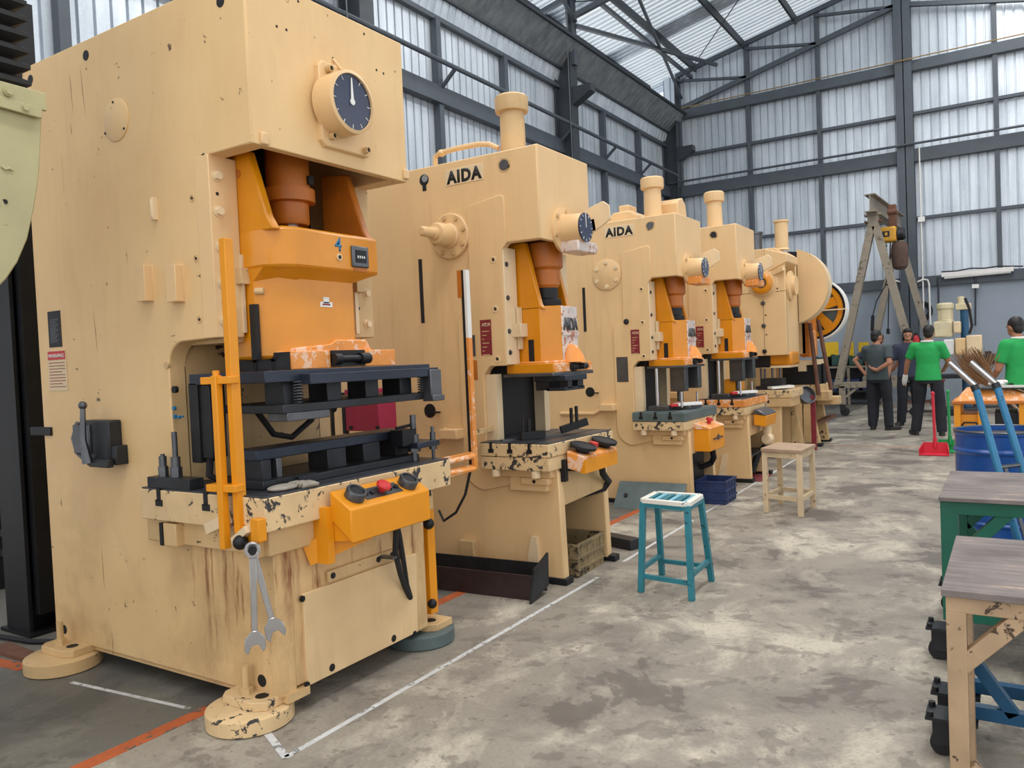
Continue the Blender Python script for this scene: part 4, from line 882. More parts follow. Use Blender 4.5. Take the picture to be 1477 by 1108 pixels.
    part('valve_hole', 'black', t, lambda b: (b.cyl((-3.46, y0, 1.12), (-3.46, y0-.006, 1.12), .05), b.bar((-3.46, y0-.01, 1.11), (-3.36, y0-.02, 1.11), .012, .012)))
    part('ledge_block', 'cream', t, lambda b: b.box(-3.32, -3.17, y0-.10, y0, .93, 1.0), .008)
    part('ledge', 'cream', t, lambda b: b.tube([(-3.8, y0-.01, .90), (-3.42, y0-.01, .90), (-3.34, y0-.01, .94), (-3.32, y0-.01, 1.0)], .02))
    # control box per press
    if kind == 2:
        cb = part('control_box', 'orange_worn', t, lambda b: b.prism([(-2.42, .74), (-2.42, .855), (-2.30, .82), (-2.30, .80), (-2.33, .72)], 'y', 4.43, 4.93), .006)
        part('control_face', 'orange_box', cb, lambda b: b.prism([(-2.335, .715), (-2.30, .80), (-2.295, .80), (-2.295, .712)], 'y', 4.44, 4.92))
        part('control_bracket', 'steel_black', t, lambda b: (b.box(-2.46, -2.42, 4.40, 4.44, .66, .80), b.box(-2.46, -2.35, 4.5, 4.86, .715, .75)))
        for yy in (4.53, 4.84):
            part('palm_button', 'rubber', cb, lambda b: b.lathe((-2.36, yy, .835), (.25, 0, .97), [(.04, 0), (.05, .02), (.085, .03), (.09, .05), (.075, .056), (.07, .05), (.001, .05)], 24))
        part('emergency_stop', 'red', cb, lambda b: b.lathe((-2.36, 4.685, .84), (.25, 0, .97), [(.015, 0), (.02, .02), (.032, .025), (.03, .045), (.001, .048)], 16))
        part('control_cable', 'rubber', t, lambda b: b.tube([(-2.37, 4.82, .73), (-2.38, 4.86, .65), (-2.40, 4.95, .60), (-2.42, 5.03, .57), (-2.45, 5.02, .52), (-2.62, 4.93, .47), (-2.80, 4.91, .40), (-2.86, 4.89, .2), (-2.88, 4.87, .03)], .024))
        # tall guard bar, orange with white edge
        gb = part('guard_bar', 'steel_black', t, lambda b: b.box(-2.88, -2.855, 4.0, 4.03, .80, 2.02))
        part('guard_edge', 'white', gb, lambda b: b.box(-2.856, -2.838, 3.995, 4.035, 1.6, 2.02))
        part('guard_edge', 'orange_worn', gb, lambda b: b.box(-2.856, -2.838, 3.995, 4.035, .78, 1.6))
        part('guard_top', 'orange_deep', gb, lambda b: b.box(-2.905, -2.875, 3.995, 4.035, 1.85, 2.02))
        part('guard_rail', 'orange_worn', gb, lambda b: (b.bar((-2.86, 4.02, .79), (-2.86, 3.60, .79), .03, .04), b.bar((-2.86, 4.02, .87), (-2.86, 3.62, .87), .03, .04)))
        part('guard_stay', 'cream_dirty', gb, lambda b: b.bar((-2.88, 4.02, 1.0), (-2.95, 4.37, 1.0), .03, .03))
        part('cable', 'rubber', t, lambda b: b.tube([(-2.87, 4.0, .78), (-2.92, 4.0, .62), (-3.0, 4.0, .5), (-3.1, 4.0, .44), (-3.15, 4.02, .5)], .009))
        part('foot_socket', 'cream_dirty', t, lambda b: b.box(-3.22, -3.10, y0-.06, y0, .04, .24), .006)
        part('foot_fin', 'cream_pale', t, lambda b: b.prism([(-2.72, .03), (-2.60, .03), (-2.62, .30), (-2.66, .30)], 'y', y0-.03, y0))
    if kind == 3:
        cb = part('control_box', 'orange_box', t, lambda b: b.box(-2.46, -2.30, 4.50, 4.95, .52, .735), .008)
        part('box_lid', 'orange_worn', cb, lambda b: b.prism([(-2.46, .735), (-2.46, .80), (-2.31, .75), (-2.298, .735)], 'y', 4.495, 4.955), .004)
        part('box_clasp', 'steel_mid', cb, lambda b: (b.cyl((-2.30, 4.74, .64), (-2.288, 4.74, .64), .026), b.box(-2.30, -2.292, 4.60, 4.88, .625, .64)))
        part('emergency_stop', 'red', cb, lambda b: b.lathe((-2.38, 4.72, .77), (.25, 0, .97), [(.02, 0), (.02, .03), (.035, .035), (.03, .06), (.001, .062)], 16))
        part('control_cable', 'rubber', t, lambda b: b.tube([(-2.38, 4.80, .53), (-2.38, 4.84, .42), (-2.42, 4.88, .36), (-2.55, 4.86, .30), (-2.6, 4.84, .05)], .03))
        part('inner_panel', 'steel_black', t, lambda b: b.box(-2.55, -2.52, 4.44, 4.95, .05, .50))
    if kind == 4:
        cb = part('control_box', 'orange_box', t, lambda b: b.prism([(-2.42, .62), (-2.42, .74), (-2.28, .72), (-2.30, .60)], 'y', 4.48, 4.92), .006)
        part('box_top', 'steel_mid', cb, lambda b: b.prism([(-2.43, .74), (-2.40, .80), (-2.32, .76), (-2.28, .722)], 'y', 4.47, 4.93), .01)
        part('hose_joint', 'cream_pale', t, lambda b: (b.cyl((-2.36, 4.78, .62), (-2.36, 4.78, .48), .05), b.lathe((-2.36, 4.78, .44), NY, [(.05, -.06), (.07, -.03), (.07, .03), (.05, .06)], 18)))
        part('control_cable', 'rubber', t, lambda b: b.tube([(-2.36, 4.86, .44), (-2.40, 4.95, .36), (-2.5, 4.9, .25), (-2.55, 4.8, .05)], .04))
        part('inner_shelf', 'steel_dark', t, lambda b: b.bar((-2.55, 4.44, .28), (-2.55, 5.0, .30), .2, .02))
        part('foot_fin', 'cream_pale', t, lambda b: b.prism([(-2.80, .05), (-2.72, .05), (-2.68, .32), (-2.74, .30)], 'y', y0-.03, y0))
    # tooling on the bolster
    d = thing('punch_tool', (-2.7+dx, 4.7+dy, .922*sz), {2: 'two dark clamp blocks with studs lying on a grooved bed', 3: 'silver punch and die set under the slide above a grey-green bed', 4: 'small steel die with orange block on the farther orange-edged bed'}[kind], 'die')
    if kind == 2:
        part('clamp_block', 'steel_black', d, lambda b: (b.bar((-2.74, 4.40, .95), (-2.63, 4.52, .95), .05, .05), b.cyl((-2.70, 4.44, .95), (-2.70, 4.44, 1.06), .014), b.cyl((-2.72, 4.40, .95), (-2.72, 4.40, 1.09), .010)))
        part('clamp_block', 'steel_black', d, lambda b: (b.bar((-2.66, 4.80, .95), (-2.52, 4.93, 1.0), .045, .05), b.cyl((-2.60, 4.85, .95), (-2.60, 4.85, 1.10), .012), b.cyl((-2.58, 4.89, .95), (-2.58, 4.89, 1.11), .012)))
        part('clamp_strip', 'steel_mid', d, lambda b: b.bar((-2.83, 4.30, .928), (-2.62, 4.75, .928), .03, .012))
        u = thing('punch_holder', (-2.6+dx, 4.7+dy, 1.26), 'short steel punch holder under the slide of the press with the palm buttons', 'die')
        part('holder', 'die_blue', u, lambda b: (b.box(-2.68, -2.44, 4.50, 4.80, 1.30, 1.337), b.box(-2.60, -2.46, 4.52, 4.80, 1.235, 1.26)), .004)
        part('holder_post', 'steel_dark', u, lambda b: (b.box(-2.52, -2.46, 4.56, 4.62, 1.25, 1.31), b.box(-2.52, -2.46, 4.70, 4.78, 1.25, 1.31), b.box(-2.68, -2.58, 4.52, 4.7, 1.24, 1.31)))
    else:
        part('punch', 'steel_mid', d, lambda b: (b.box(-2.70, -2.55, 4.58, 4.68, 1.10, 1.337), b.cyl((-2.62, 4.63, 1.0), (-2.62, 4.63, 1.12), .03)), .004)
        part('punch', 'steel_mid', d, lambda b: b.box(-2.62, -2.50, 4.82, 4.92, 1.12, 1.337), .004)
        part('die_base', 'steel_mid', d, lambda b: (b.box(-2.86, -2.66, 4.40, 4.52, .922, .97), b.box(-2.70, -2.50, 4.56, 4.9, .922, .955)), .004)
        for gx, gy_, gz, gr_ in ((-2.78, 4.44, 1.337, .016), (-2.56, 4.5, 1.1, .012), (-2.54, 4.88, 1.08, .01)): part('guide_pin', 'steel_bright', d, lambda b: b.cyl((gx, gy_, .95), (gx, gy_, gz), gr_))
        part('tray', 'white', d, lambda b: b.bar((-2.62, 4.5, .975), (-2.46, 4.72, .975), .09, .03), .004)
        part('red_grip', 'red', d, lambda b: b.bar((-2.64, 4.42, .972), (-2.58, 4.52, .972), .04, .03), .008)
        if kind == 4: part('stock_block', 'orange_box', d, lambda b: b.box(-2.78, -2.60, 4.62, 4.80, .95, 1.12), .006)
    XF[:] = [0, 0, 1]
    return t
small_press(2, 0, 0, 1.0, 'cream press with black palm buttons and a shaft boss on its side')
small_press(3, -.11, 2.71, .98, 'cream press with a round bolted cover below black letters and a large orange box')
small_press(4, .01, 4.23, 1.005, 'cream press with orange-edged bed and small orange control box beside the flywheel presses')
# ================================================================== TWO OLDER PRESSES WITH FLYWHEELS AT THE END OF THE ROW
def flywheel_press():
    y0, y1, xf_ = 10.72, 11.42, -2.50
    t = thing('flywheel_press', (xf_, 11.1, 0), 'cream straight-sided press with a cream half guard over its flywheel', 'press')
    S = lambda u, v: PY(u, v, y0)
    a, c = S(1068, 372), S(1135, 512)
    zt = a.z; zb = 1.36
    def prof(): return [(-3.9, .03), (-2.62, .03), (-2.60, .90), (-3.1, .90), (-3.1, zb), (xf_, zb), (xf_, 2.70), (-2.62, 2.78), (-3.9, 2.78)]
    part('frame', 'cream', t, lambda b: b.prism(prof(), 'y', y0, y0+.08), .01)
    part('frame', 'cream', t, lambda b: b.prism(prof(), 'y', y1-.08, y1), .01)
    part('front_cover', 'cream', t, lambda b: b.box(xf_-.06, xf_, y0+.05, y1-.05, zb, 2.30), .008)
    part('head_ledge', 'cream', t, lambda b: b.prism([(-2.75, 2.45), (-2.46, 2.58), (-2.46, 2.68), (-2.75, 2.78)], 'y', y0-.02, y1-.1), .01)
    part('throat_plate', 'cream_dirty', t, lambda b: b.box(-3.16, -3.1, y0+.05, y1-.05, .8, 1.4))
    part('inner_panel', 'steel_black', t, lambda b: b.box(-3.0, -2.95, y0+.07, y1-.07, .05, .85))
    part('panel_seam', 'steel_dark', t, lambda b: (b.box(-2.79, -2.786, y0-.002, y0+.01, zb, 2.20), b.box(-3.3, xf_, y0-.002, y0+.01, 2.20, 2.205)))
    for zz in (2.06, 1.76, 1.42): part('knob', 'steel_mid' if zz > 1.5 else 'black', t, lambda b: b.lathe((-2.79, y0, zz), NY, [(.028, 0), (.028, .02), (.02, .03), (.001, .032)], 14))
    for (xx, zz) in ((-2.76, 1.9), (-2.76, 1.64), (-2.95, 2.24), (-2.6, 2.24)): part('rivet', 'steel_dark', t, lambda b: b.cyl((xx, y0, zz), (xx, y0-.006, zz), .010, n=8))
    # orange crank cap
    q = S(1100, 409)
    part('crank_collar', 'cream', t, lambda b: b.lathe(q+Vector((0, .02, 0)), NY, [(.21, 0), (.21, .02), (.17, .03), (.17, .05), (.13, .055), (.001, .055)], 30))
    part('crank_cap', 'orange', t, lambda b: b.lathe(q+Vector((0, -.02, 0)), NY, [(.14, 0), (.14, .06), (.11, .08), (.075, .08), (.07, .05), (.001, .05)], 24))
    part('crank_hole', 'steel_mid', t, lambda b: b.cyl(q+Vector((0, -.05, 0)), q+Vector((0, -.085, 0)), .065))
    part('lever', 'cream', t, lambda b: b.bar(S(1115, 395), S(1132, 388)+Vector((0, -.06, 0)), .05, .05))
    part('front_bearing', 'cream', t, lambda b: b.lathe((xf_, y0+.25, 2.28), PXD, [(.20, 0), (.20, .03), (.13, .05), (.13, .09), (.001, .09)], 26))
    # breather pipes
    p = S(1125, 372)
    part('breather_pipe', 'cream', t, lambda b: b.lathe((p.x, y0+.12, 2.75), (0, 0, 1), [(.10, 0), (.085, .02), (.085, .36), (.10, .365), (.10, .39), (.001, .39)], 20))
    part('breather_pipe', 'steel_mid', t, lambda b: b.lathe((p.x-.33, y0+.12, 2.75), (0, 0, 1), [(.08, 0), (.075, .02), (.075, .24), (.09, .245), (.09, .27), (.001, .27)], 20))
    # slide and tooling
    part('slide', 'orange', t, lambda b: b.box(-2.80, -2.47, y0+.12, y1-.12, 1.22, 1.40), .03)
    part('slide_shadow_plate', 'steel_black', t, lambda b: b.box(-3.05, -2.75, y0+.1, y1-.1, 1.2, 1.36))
    part('slide_pad', 'cream_pale', t, lambda b: b.box(-2.86, -2.50, y0+.1, y1-.1, 1.19, 1.222), .004)
    # bed
    part('bolster', 'cream_worn', t, lambda b: b.box(-3.1, -2.44, y0-.06, y1+.05, .80, .90), .006)
    part('bolster_base', 'cream_dirty', t, lambda b: b.box(-3.05, -2.46, y0-.05, y1+.04, .68, .80), .006)
    part('t_slot', 'black', t, lambda b: b.box(-2.80, -2.74, y0-.052, y0-.03, .73, .77))
    for ya in (y0, y1): part('foot', 'steel_black', t, lambda b: b.box(-2.9, -2.52, ya-.08, ya+.06, 0, .05), .006)
    part('front_leg', 'cream_dirty', t, lambda b: b.prism([(-2.62, .03), (-2.45, .03), (-2.58, .70), (-2.62, .70)], 'y', y1-.09, y1))
    # flywheel behind, with half guard
    fy = 11.72; fc = PY(1141, 415, fy); R_ = .50
    w = part('flywheel', 'steel_black', t, lambda b: b.lathe(fc, (0, 1, 0), [(.08, -.08), (.09, -.05), (R_-.06, -.04), (R_-.06, -.11), (R_, -.11), (R_, .11), (.001, .11)], 44))
    g = [(fc.x+.53*math.sin(math.radians(a)), fc.z-.53*math.cos(math.radians(a))) for a in [14+152*i/18 for i in range(19)]]
    part('flywheel_guard', 'cream', t, lambda b: b.prism(g, 'y', fy-.16, fy-.14))
    rim = MB()
    n = len(g)
    rim.add([(x_, yy, z_) for yy in (fy-.16, fy+.12) for x_, z_ in g], [(i, i+1, n+i+1, n+i) for i in range(n-1)]); rim.build('guard_rim', 'cream_pale', t)
    # lamp on a purple post in front
    part('lamp_post', 'tag_red', t, lambda b: b.box(-2.36, -2.30, y0+.62, y0+.68, .03, .78))
    part('lamp_head', 'steel_mid', t, lambda b: b.lathe((-2.42, y0+.6, .78), (.55, -.5, .35), [(.05, -.08), (.11, -.03), (.13, .06), (.115, .065), (.10, .02), (.001, .02)], 20))
    d = thing('punch_tool', (-2.7, 11.0, .9), 'small dark die with white tray on the bed before the flywheel', 'die')
    part('die_base', 'steel_dark', d, lambda b: (b.box(-2.95, -2.6, y0+.1, y1-.1, .90, .95), b.box(-2.9, -2.62, y0+.15, y0+.4, .95, 1.05)))
    for xx in (-2.85, -2.75, -2.65, -2.9): part('guide_pin', 'steel_mid', d, lambda b: b.cyl((xx, y0+.2, .95), (xx, y0+.2, 1.19), .015))
    part('tray', 'white', d, lambda b: b.bar((-2.74, y0, .93), (-2.50, y0+.2, .94), .14, .03))
    # ---- the next press, mostly hidden: big orange gear in a white rim
    y2, y3 = 12.1, 12.75
    t = thing('gear_press', (-2.55, 12.4, 0), 'half hidden press with a large orange toothed gear wheel in a white rim', 'press')
    part('frame', 'cream', t, lambda b: b.prism([(-3.8, .03), (-2.62, .03), (-2.60, .9), (-3.0, .9), (-3.0, 1.35), (-2.55, 1.35), (-2.55, 2.5), (-3.8, 2.5)], 'y', y2, y2+.08), .01)
    part('frame', 'cream', t, lambda b: b.prism([(-3.8, .03), (-2.62, .03), (-2.60, .9), (-3.0, .9), (-3.0, 1.35), (-2.55, 1.35), (-2.55, 2.5), (-3.8, 2.5)], 'y', y3-.08, y3), .01)
    part('front_cover', 'orange_deep', t, lambda b: b.box(-2.62, -2.50, y2, y3-.1, 1.32, 2.0), .02)
    part('slide', 'orange_worn', t, lambda b: b.box(-2.66, -2.46, y2+.05, y2+.3, 1.30, 1.7), .03)
    part('clamp_bar', 'cream_pale', t, lambda b: (b.box(-2.75, -2.40, y2-.05, y3, 1.19, 1.26), b.box(-2.66, -2.55, y2-.06, y2+.1, 1.10, 1.2)))
    part('tooling', 'steel_black', t, lambda b: (b.box(-2.9, -2.40, y2, y3, .9, 1.18), b.cyl((-2.38, y2+.3, .9), (-2.38, y2+.3, 1.2), .03)))
    part('bolster', 'cream_dirty', t, lambda b: b.box(-3.0, -2.36, y2-.05, y3+.05, .78, .90), .006)
    part('bolster_bracket', 'cream_dirty', t, lambda b: (b.box(-2.50, -2.26, y2+.05, y2+.3, .66, .80), b.box(-2.50, -2.20, y3-.3, y3, .58, .70)), .01)
    part('leg', 'cream_dirty', t, lambda b: b.prism([(-2.64, .03), (-2.40, .03), (-2.50, .60), (-2.50, .8), (-2.64, .8)], 'y', y2, y2+.1), .006)
    part('leg', 'cream_dirty', t, lambda b: b.prism([(-2.64, .03), (-2.38, .03), (-2.46, .62), (-2.50, .8), (-2.64, .8)], 'y', y3-.1, y3), .006)
    part('pedal', 'rust', t, lambda b: b.bar((-2.5, y2+.1, .30), (-2.32, y3, .40), .10, .04))
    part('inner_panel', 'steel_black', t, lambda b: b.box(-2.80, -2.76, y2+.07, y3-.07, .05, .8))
    for ya in (y2, y3): part('foot', 'steel_black', t, lambda b: b.box(-2.9, -2.36, ya-.08, ya+.06, 0, .045), .006)
    gy = 13.0; gc = PY(1175, 447, gy); R_ = .46
    gr = MB(); n = 72
    def ring(r0, r1, h0, h1, m):
        gr.add([(gc.x+rr*math.cos(2*math.pi*i/n), gy+h, gc.z+rr*math.sin(2*math.pi*i/n)) for h in (h0, h1) for rr in (r0, r1) for i in range(n)],
               [f for i in range(n) for j in [(i+1) % n] for f in ((i, j, n+j, n+i), (2*n+i, 3*n+i, 3*n+j, 2*n+j), (i, 2*n+i, 2*n+j, j), (n+i, n+j, 3*n+j, 3*n+i))])
    ring(.35, .425, -.05, .05, 0); ring(.03, .12, -.07, .07, 0)
    w = gr.build('gear_wheel', 'orange', t)
    for k in range(5):
        a = 2*math.pi*k/5+.35
        part('spoke', 'orange', w, lambda b: b.prism([(gc.x+.10*math.cos(a-.5), gc.z+.10*math.sin(a-.5)), (gc.x+.36*math.cos(a-.22), gc.z+.36*math.sin(a-.22)), (gc.x+.36*math.cos(a+.22), gc.z+.36*math.sin(a+.22)), (gc.x+.10*math.cos(a+.5), gc.z+.10*math.sin(a+.5))], 'y', gy-.03, gy+.03))
    teeth = MB()
    for k in range(72):
        a = 2*math.pi*k/72; teeth.bar((gc.x+.42*math.cos(a), gy, gc.z+.42*math.sin(a)), (gc.x+.455*math.cos(a), gy, gc.z+.455*math.sin(a)), .10, .018, (math.sin(a), 0, -math.cos(a)))
    tt = teeth.build('gear_teeth', 'steel_black', w); tt['kind'] = 'stuff'
    part('web_plate', 'green_grey', t, lambda b: b.cyl((gc.x, gy+.05, gc.z), (gc.x, gy+.07, gc.z), .44, n=48))
    gr = MB(); ring(.465, .485, -.10, .12, 0); gr.build('gear_rim_guard', 'white', t)
    part('axle_support', 'cream_dirty', t, lambda b: b.bar((gc.x-.5, gy+.1, gc.z), (gc.x, gy+.1, gc.z), .2, .3))
    part('guard_stay', 'cream_pale', t, lambda b: b.bar((gc.x-.1, gy-.1, gc.z-.02), (gc.x+.47, gy-.1, gc.z-.02), .02, .02))
    for (ua, va, ub, vb) in ((1168, 466, 1181, 570), (1180, 462, 1199, 562)):
        part('guard_rod', 'rust', t, lambda b: b.tube([PY(ua, va, 12.0), PY(ub, vb, 12.0)], .03))
flywheel_press()
# ================================================================== STOOLS
def stool_teal():
    h = .57
    t = thing('stool', (-1.76, 4.56, 0), 'teal steel stool with a white-edged striped slat seat', 'stool', None)
    foot = [(-1.948, 4.44), (-1.612, 4.40), (-1.635, 4.83), (-1.97, 4.84)]
    top = [(-1.925, 4.47), (-1.63, 4.43), (-1.65, 4.72), (-1.94, 4.73)]
    for f, p in zip(foot, top): part('leg', 'teal', t, lambda b: b.bar((f[0], f[1], 0), (p[0], p[1], h-.02), .034, .034, (0, 1, 0)), .002)
    for i in range(4):
        j = (i+1) % 4; k = .40 if i % 2 else .28
        a = Vector((*foot[i], 0)).lerp(Vector((*top[i], h)), k/1.0*.62); c = Vector((*foot[j], 0)).lerp(Vector((*top[j], h)), k/1.0*.62)
        part('stretcher', 'teal', t, lambda b: b.bar(a, c, .022, .026))
        part('seat_frame', 'white_worn', t, lambda b: b.bar((*top[i], h-.012), (*top[j], h-.012), .036, .026), .002)
        part('seat_rail', 'teal', t, lambda b: b.bar((*top[i], h-.036), (*top[j], h-.036), .03, .024))
    for k in range(6):
        f = (k+.6)/6.2
        a = Vector((*top[0], h-.012)).lerp(Vector((*top[1], h-.012)), f); c = Vector((*top[3], h-.012)).lerp(Vector((*top[2], h-.012)), f)
        part('slat', 'teal_light' if k % 2 else 'teal', t, lambda b: b.bar(a, c, .026, .018))
stool_teal()
def stool_cream():
    h = .575
    t = thing('stool', (-1.70, 7.25, 0), 'cream painted stool with worn board seat', 'stool')
    foot = [(-1.875, 7.09), (-1.56, 6.99), (-1.545, 7.42), (-1.85, 7.50)]
    for f in foot: part('leg', 'stool_cream', t, lambda b: b.bar((f[0], f[1], 0), (f[0], f[1], h-.03), .045, .045, (0, 1, 0)), .003)
    for i in range(4):
        j = (i+1) % 4
        part('stretcher', 'stool_cream', t, lambda b: b.bar((*foot[i], .145), (*foot[j], .145), .03, .035))
        part('apron', 'stool_cream', t, lambda b: b.bar((*foot[i], h-.055), (*foot[j], h-.055), .03, .05))
    part('seat_board', 'stool_wood', t, lambda b: b.prism([(-1.905, 7.06), (-1.535, 6.955), (-1.515, 7.45), (-1.88, 7.54)], 'z', h-.03, h), .004)
stool_cream()
# ================================================================== WORK TABLES ON THE RIGHT
def table_cream():
    t = thing('work_table', (.3, 2.86, 0), 'worn plywood table on a chipped cream steel frame', 'table')
    part('table_top', 'plywood', t, lambda b: b.box(-.185, .95, 2.50, 3.22, .732, .752), .002)
    for xx, yy in ((-.15, 2.54), (.9, 2.54), (-.155, 3.0), (.9, 3.0)): part('leg', 'table_cream', t, lambda b: b.box(xx-.025, xx+.025, yy-.025, yy+.025, 0, .686), .002)
    part('apron', 'table_cream', t, lambda b: b.box(-.175, .93, 2.515, 2.565, .685, .732), .002)
    part('apron', 'table_cream', t, lambda b: b.box(-.175, .93, 2.975, 3.025, .685, .732), .002)
    part('apron', 'table_cream', t, lambda b: b.box(-.175, -.125, 2.565, 2.975, .685, .732), .002)
    part('brace', 'table_cream', t, lambda b: b.bar((-.14, 2.54, .53), (.02, 2.54, .70), .045, .045, (0, 1, 0)), .002)
    part('brace', 'table_cream', t, lambda b: b.bar((-.13, 2.54, .24), (.02, 2.54, .06), .045, .045, (0, 1, 0)), .002)
    part('foot_rail', 'table_cream', t, lambda b: b.box(-.124, .874, 2.52, 2.56, .03, .07))
table_cream()
def castor(t, x, y, rr=.055):
    c = part('castor', 'steel_dark', t, lambda b: (b.box(x-.05, x+.11, y-.06, y+.06, rr*2+.055, rr*2+.066), b.box(x-.03, x+.03, y-.03, y-.024, rr, rr*2+.06), b.box(x-.03, x+.03, y+.024, y+.03, rr, rr*2+.06)))
    part('castor_wheel', 'rubber', c, lambda b: b.lathe((x, y-.022, rr), (0, 1, 0), [(.02, 0), (rr, .004), (rr, .04), (.02, .044)], 20))
    for dx, dy in ((-.035, -.045), (-.035, .045), (.08, -.045), (.08, .045)): part('castor_bolt', 'steel_black', c, lambda b: b.cyl((x+dx, y+dy, rr*2+.06), (x+dx, y+dy, rr*2+.082), .012, n=6))
def trolley_blue():
    t = thing('blue_trolley', (.2, 3.2, 0), 'blue steel castor trolley parked under the cream framed table', 'trolley')
    for yy in (3.10, 3.33):
        castor(t, -.235, yy, .04); castor(t, .8, yy, .04)
        for xx in (-.19, .8): part('leg', 'table_blue', t, lambda b: b.box(xx-.02, xx+.02, yy-.02, yy+.02, .195, .60), .002)
        part('bottom_rail', 'table_blue', t, lambda b: b.box(-.21, .82, yy-.02, yy+.02, .15, .195), .002)
        if yy < 3.2: part('brace', 'table_blue', t, lambda b: b.bar((-.17, yy, .40), (-.02, yy, .18), .04, .04, (0, 1, 0)), .002)
    part('side_rail', 'table_blue', t, lambda b: b.box(-.21, -.17, 3.122, 3.308, .15, .19))
    part('side_rail', 'table_blue', t, lambda b: b.box(-.21, -.17, 3.08, 3.35, .60, .64))
    part('deck', 'table_blue', t, lambda b: b.box(-.20, .82, 3.07, 3.36, .64, .655))
trolley_blue()
def table_green():
    t = thing('work_table', (.3, 4.42, 0), 'plywood table on a green steel frame with a slatted lower shelf', 'table')
    part('table_top', 'plywood', t, lambda b: b.box(-.295, .95, 3.99, 4.84, .735, .752), .002)
    for xx, yy in ((-.255, 4.04), (.9, 4.04), (-.255, 4.79), (.9, 4.79)): part('leg', 'table_green', t, lambda b: b.box(xx-.035, xx+.035, yy-.03, yy+.03, .24, .676), .002)
    for yy in (4.04, 4.79):
        part('apron', 'table_green', t, lambda b: b.box(-.29, .93, yy-.03, yy+.03, .675, .735), .002)
        part('lower_rail', 'table_green', t, lambda b: b.box(-.29, .93, yy-.025, yy+.025, .19, .24), .002)
        part('brace', 'table_green', t, lambda b: b.bar((-.23, yy, .47), (-.02, yy, .70), .05, .05, (0, 1, 0)), .002)
        part('brace', 'table_green', t, lambda b: b.bar((-.24, yy, .48), (-.02, yy, .22), .05, .05, (0, 1, 0)), .002)
        castor(t, -.31, yy, .045); castor(t, .8, yy, .045)
    part('side_rail', 'table_green', t, lambda b: b.box(-.28, -.23, 4.05, 4.78, .19, .24))
    part('apron', 'table_green', t, lambda b: b.box(-.29, -.23, 4.07, 4.76, .675, .735), .002)
    for k in range(9): part('shelf_slat', 'green_grey', t, lambda b: b.box(-.27, .92, 4.08+.078*k, 4.12+.078*k, .24, .255))
table_green()
# ================================================================== DRUM, HAND TRUCK, CART, BROOMS
def drum():
    x, y = -.055, 5.98; t = thing('oil_drum', (x, y, 0), 'blue steel drum with a raised hoop behind the green table', 'drum')
    part('drum_body', 'drum_blue', t, lambda b: b.lathe((x, y, 0), (0, 0, 1), [(.28, 0), (.288, .004), (.285, .02), (.28, .03), (.28, .27), (.29, .28), (.29, .29), (.28, .30), (.28, .72), (.292, .735), (.292, .745), (.28, .76), (.28, .84), (.289, .85), (.289, .865), (.276, .865), (.274, .10), (.001, .08)], 48))
    part('drum_contents', 'steel_black', t, lambda b: b.cyl((x, y, .5), (x, y, .835), .27, n=32))
    part('drum_rim', 'steel_mid', t, lambda b: b.tube([(x+.285*math.cos(a*.2618), y+.285*math.sin(a*.2618), .865) for a in range(25)], .008, 8))
drum()
def hand_truck():
    t = thing('hand_truck', (-.1, 5.4, 0), 'blue tube hand truck with bare metal handles leaning before the drum', 'hand truck')
    A = [PY(1370, 524, 5.5), PY(1407, 558, 5.42)]; B = [PY(1401, 523, 5.62), PY(1437, 555, 5.55)]
    a2, b2 = PY(1463, 760, 5.15), PY(1500, 755, 5.28)
    for P_, e in ((A, a2), (B, b2)):
        d = (e-P_[1]); e2 = P_[1]+d*((P_[1].z-.09)/(P_[1].z-e.z))
        s_ = part('side_tube', 'truck_blue', t, lambda b: b.tube([P_[1], e2], .021, 12))
        part('handle', 'steel_bright', s_, lambda b: b.tube([P_[0], P_[1]-Vector((0, 0, -.004))], .018, 12))
        part('handle_sleeve', 'steel_dark', s_, lambda b: b.cyl(P_[1]+(P_[0]-P_[1])*.04, P_[1]+d*.03, .024))
        w = part('wheel', 'rubber', t, lambda b: b.lathe((e2.x+(.05 if P_ is B else -.05), e2.y+.08, .10), (1, 0, 0), [(.03, -.025), (.10, -.02), (.10, .02), (.03, .025)], 24))
        P_.append(e2)
    for k in (.42, .62, .80):
        part('cross_bar', 'steel_mid' if k < .5 else 'truck_blue', t, lambda b: b.tube([A[1].lerp(A[2], k), B[1].lerp(B[2], k)], .013))
    part('centre_plate', 'steel_mid', t, lambda b: b.bar(A[1].lerp(A[2], .42).lerp(B[1].lerp(B[2], .42), .3), A[1].lerp(A[2], .8).lerp(B[1].lerp(B[2], .8), .3), .02, .008))
    part('centre_plate', 'steel_bright', t, lambda b: b.bar(A[1].lerp(A[2], .62).lerp(B[1].lerp(B[2], .62), .7), A[1].lerp(A[2], .8).lerp(B[1].lerp(B[2], .8), .5), .02, .008))
    part('toe_plate', 'steel_dark', t, lambda b: b.add([A[2]+Vector((-.02, 0, -.075)), B[2]+Vector((.05, 0, -.075)), B[2]+Vector((.03, -.22, -.075)), A[2]+Vector((-.04, -.22, -.075))]+[A[2]+Vector((-.02, 0, -.067)), B[2]+Vector((.05, 0, -.067)), B[2]+Vector((.03, -.22, -.067)), A[2]+Vector((-.04, -.22, -.067))], [(3, 2, 1, 0), (4, 5, 6, 7), (0, 1, 5, 4), (1, 2, 6, 5), (2, 3, 7, 6), (3, 0, 4, 7)]))
hand_truck()
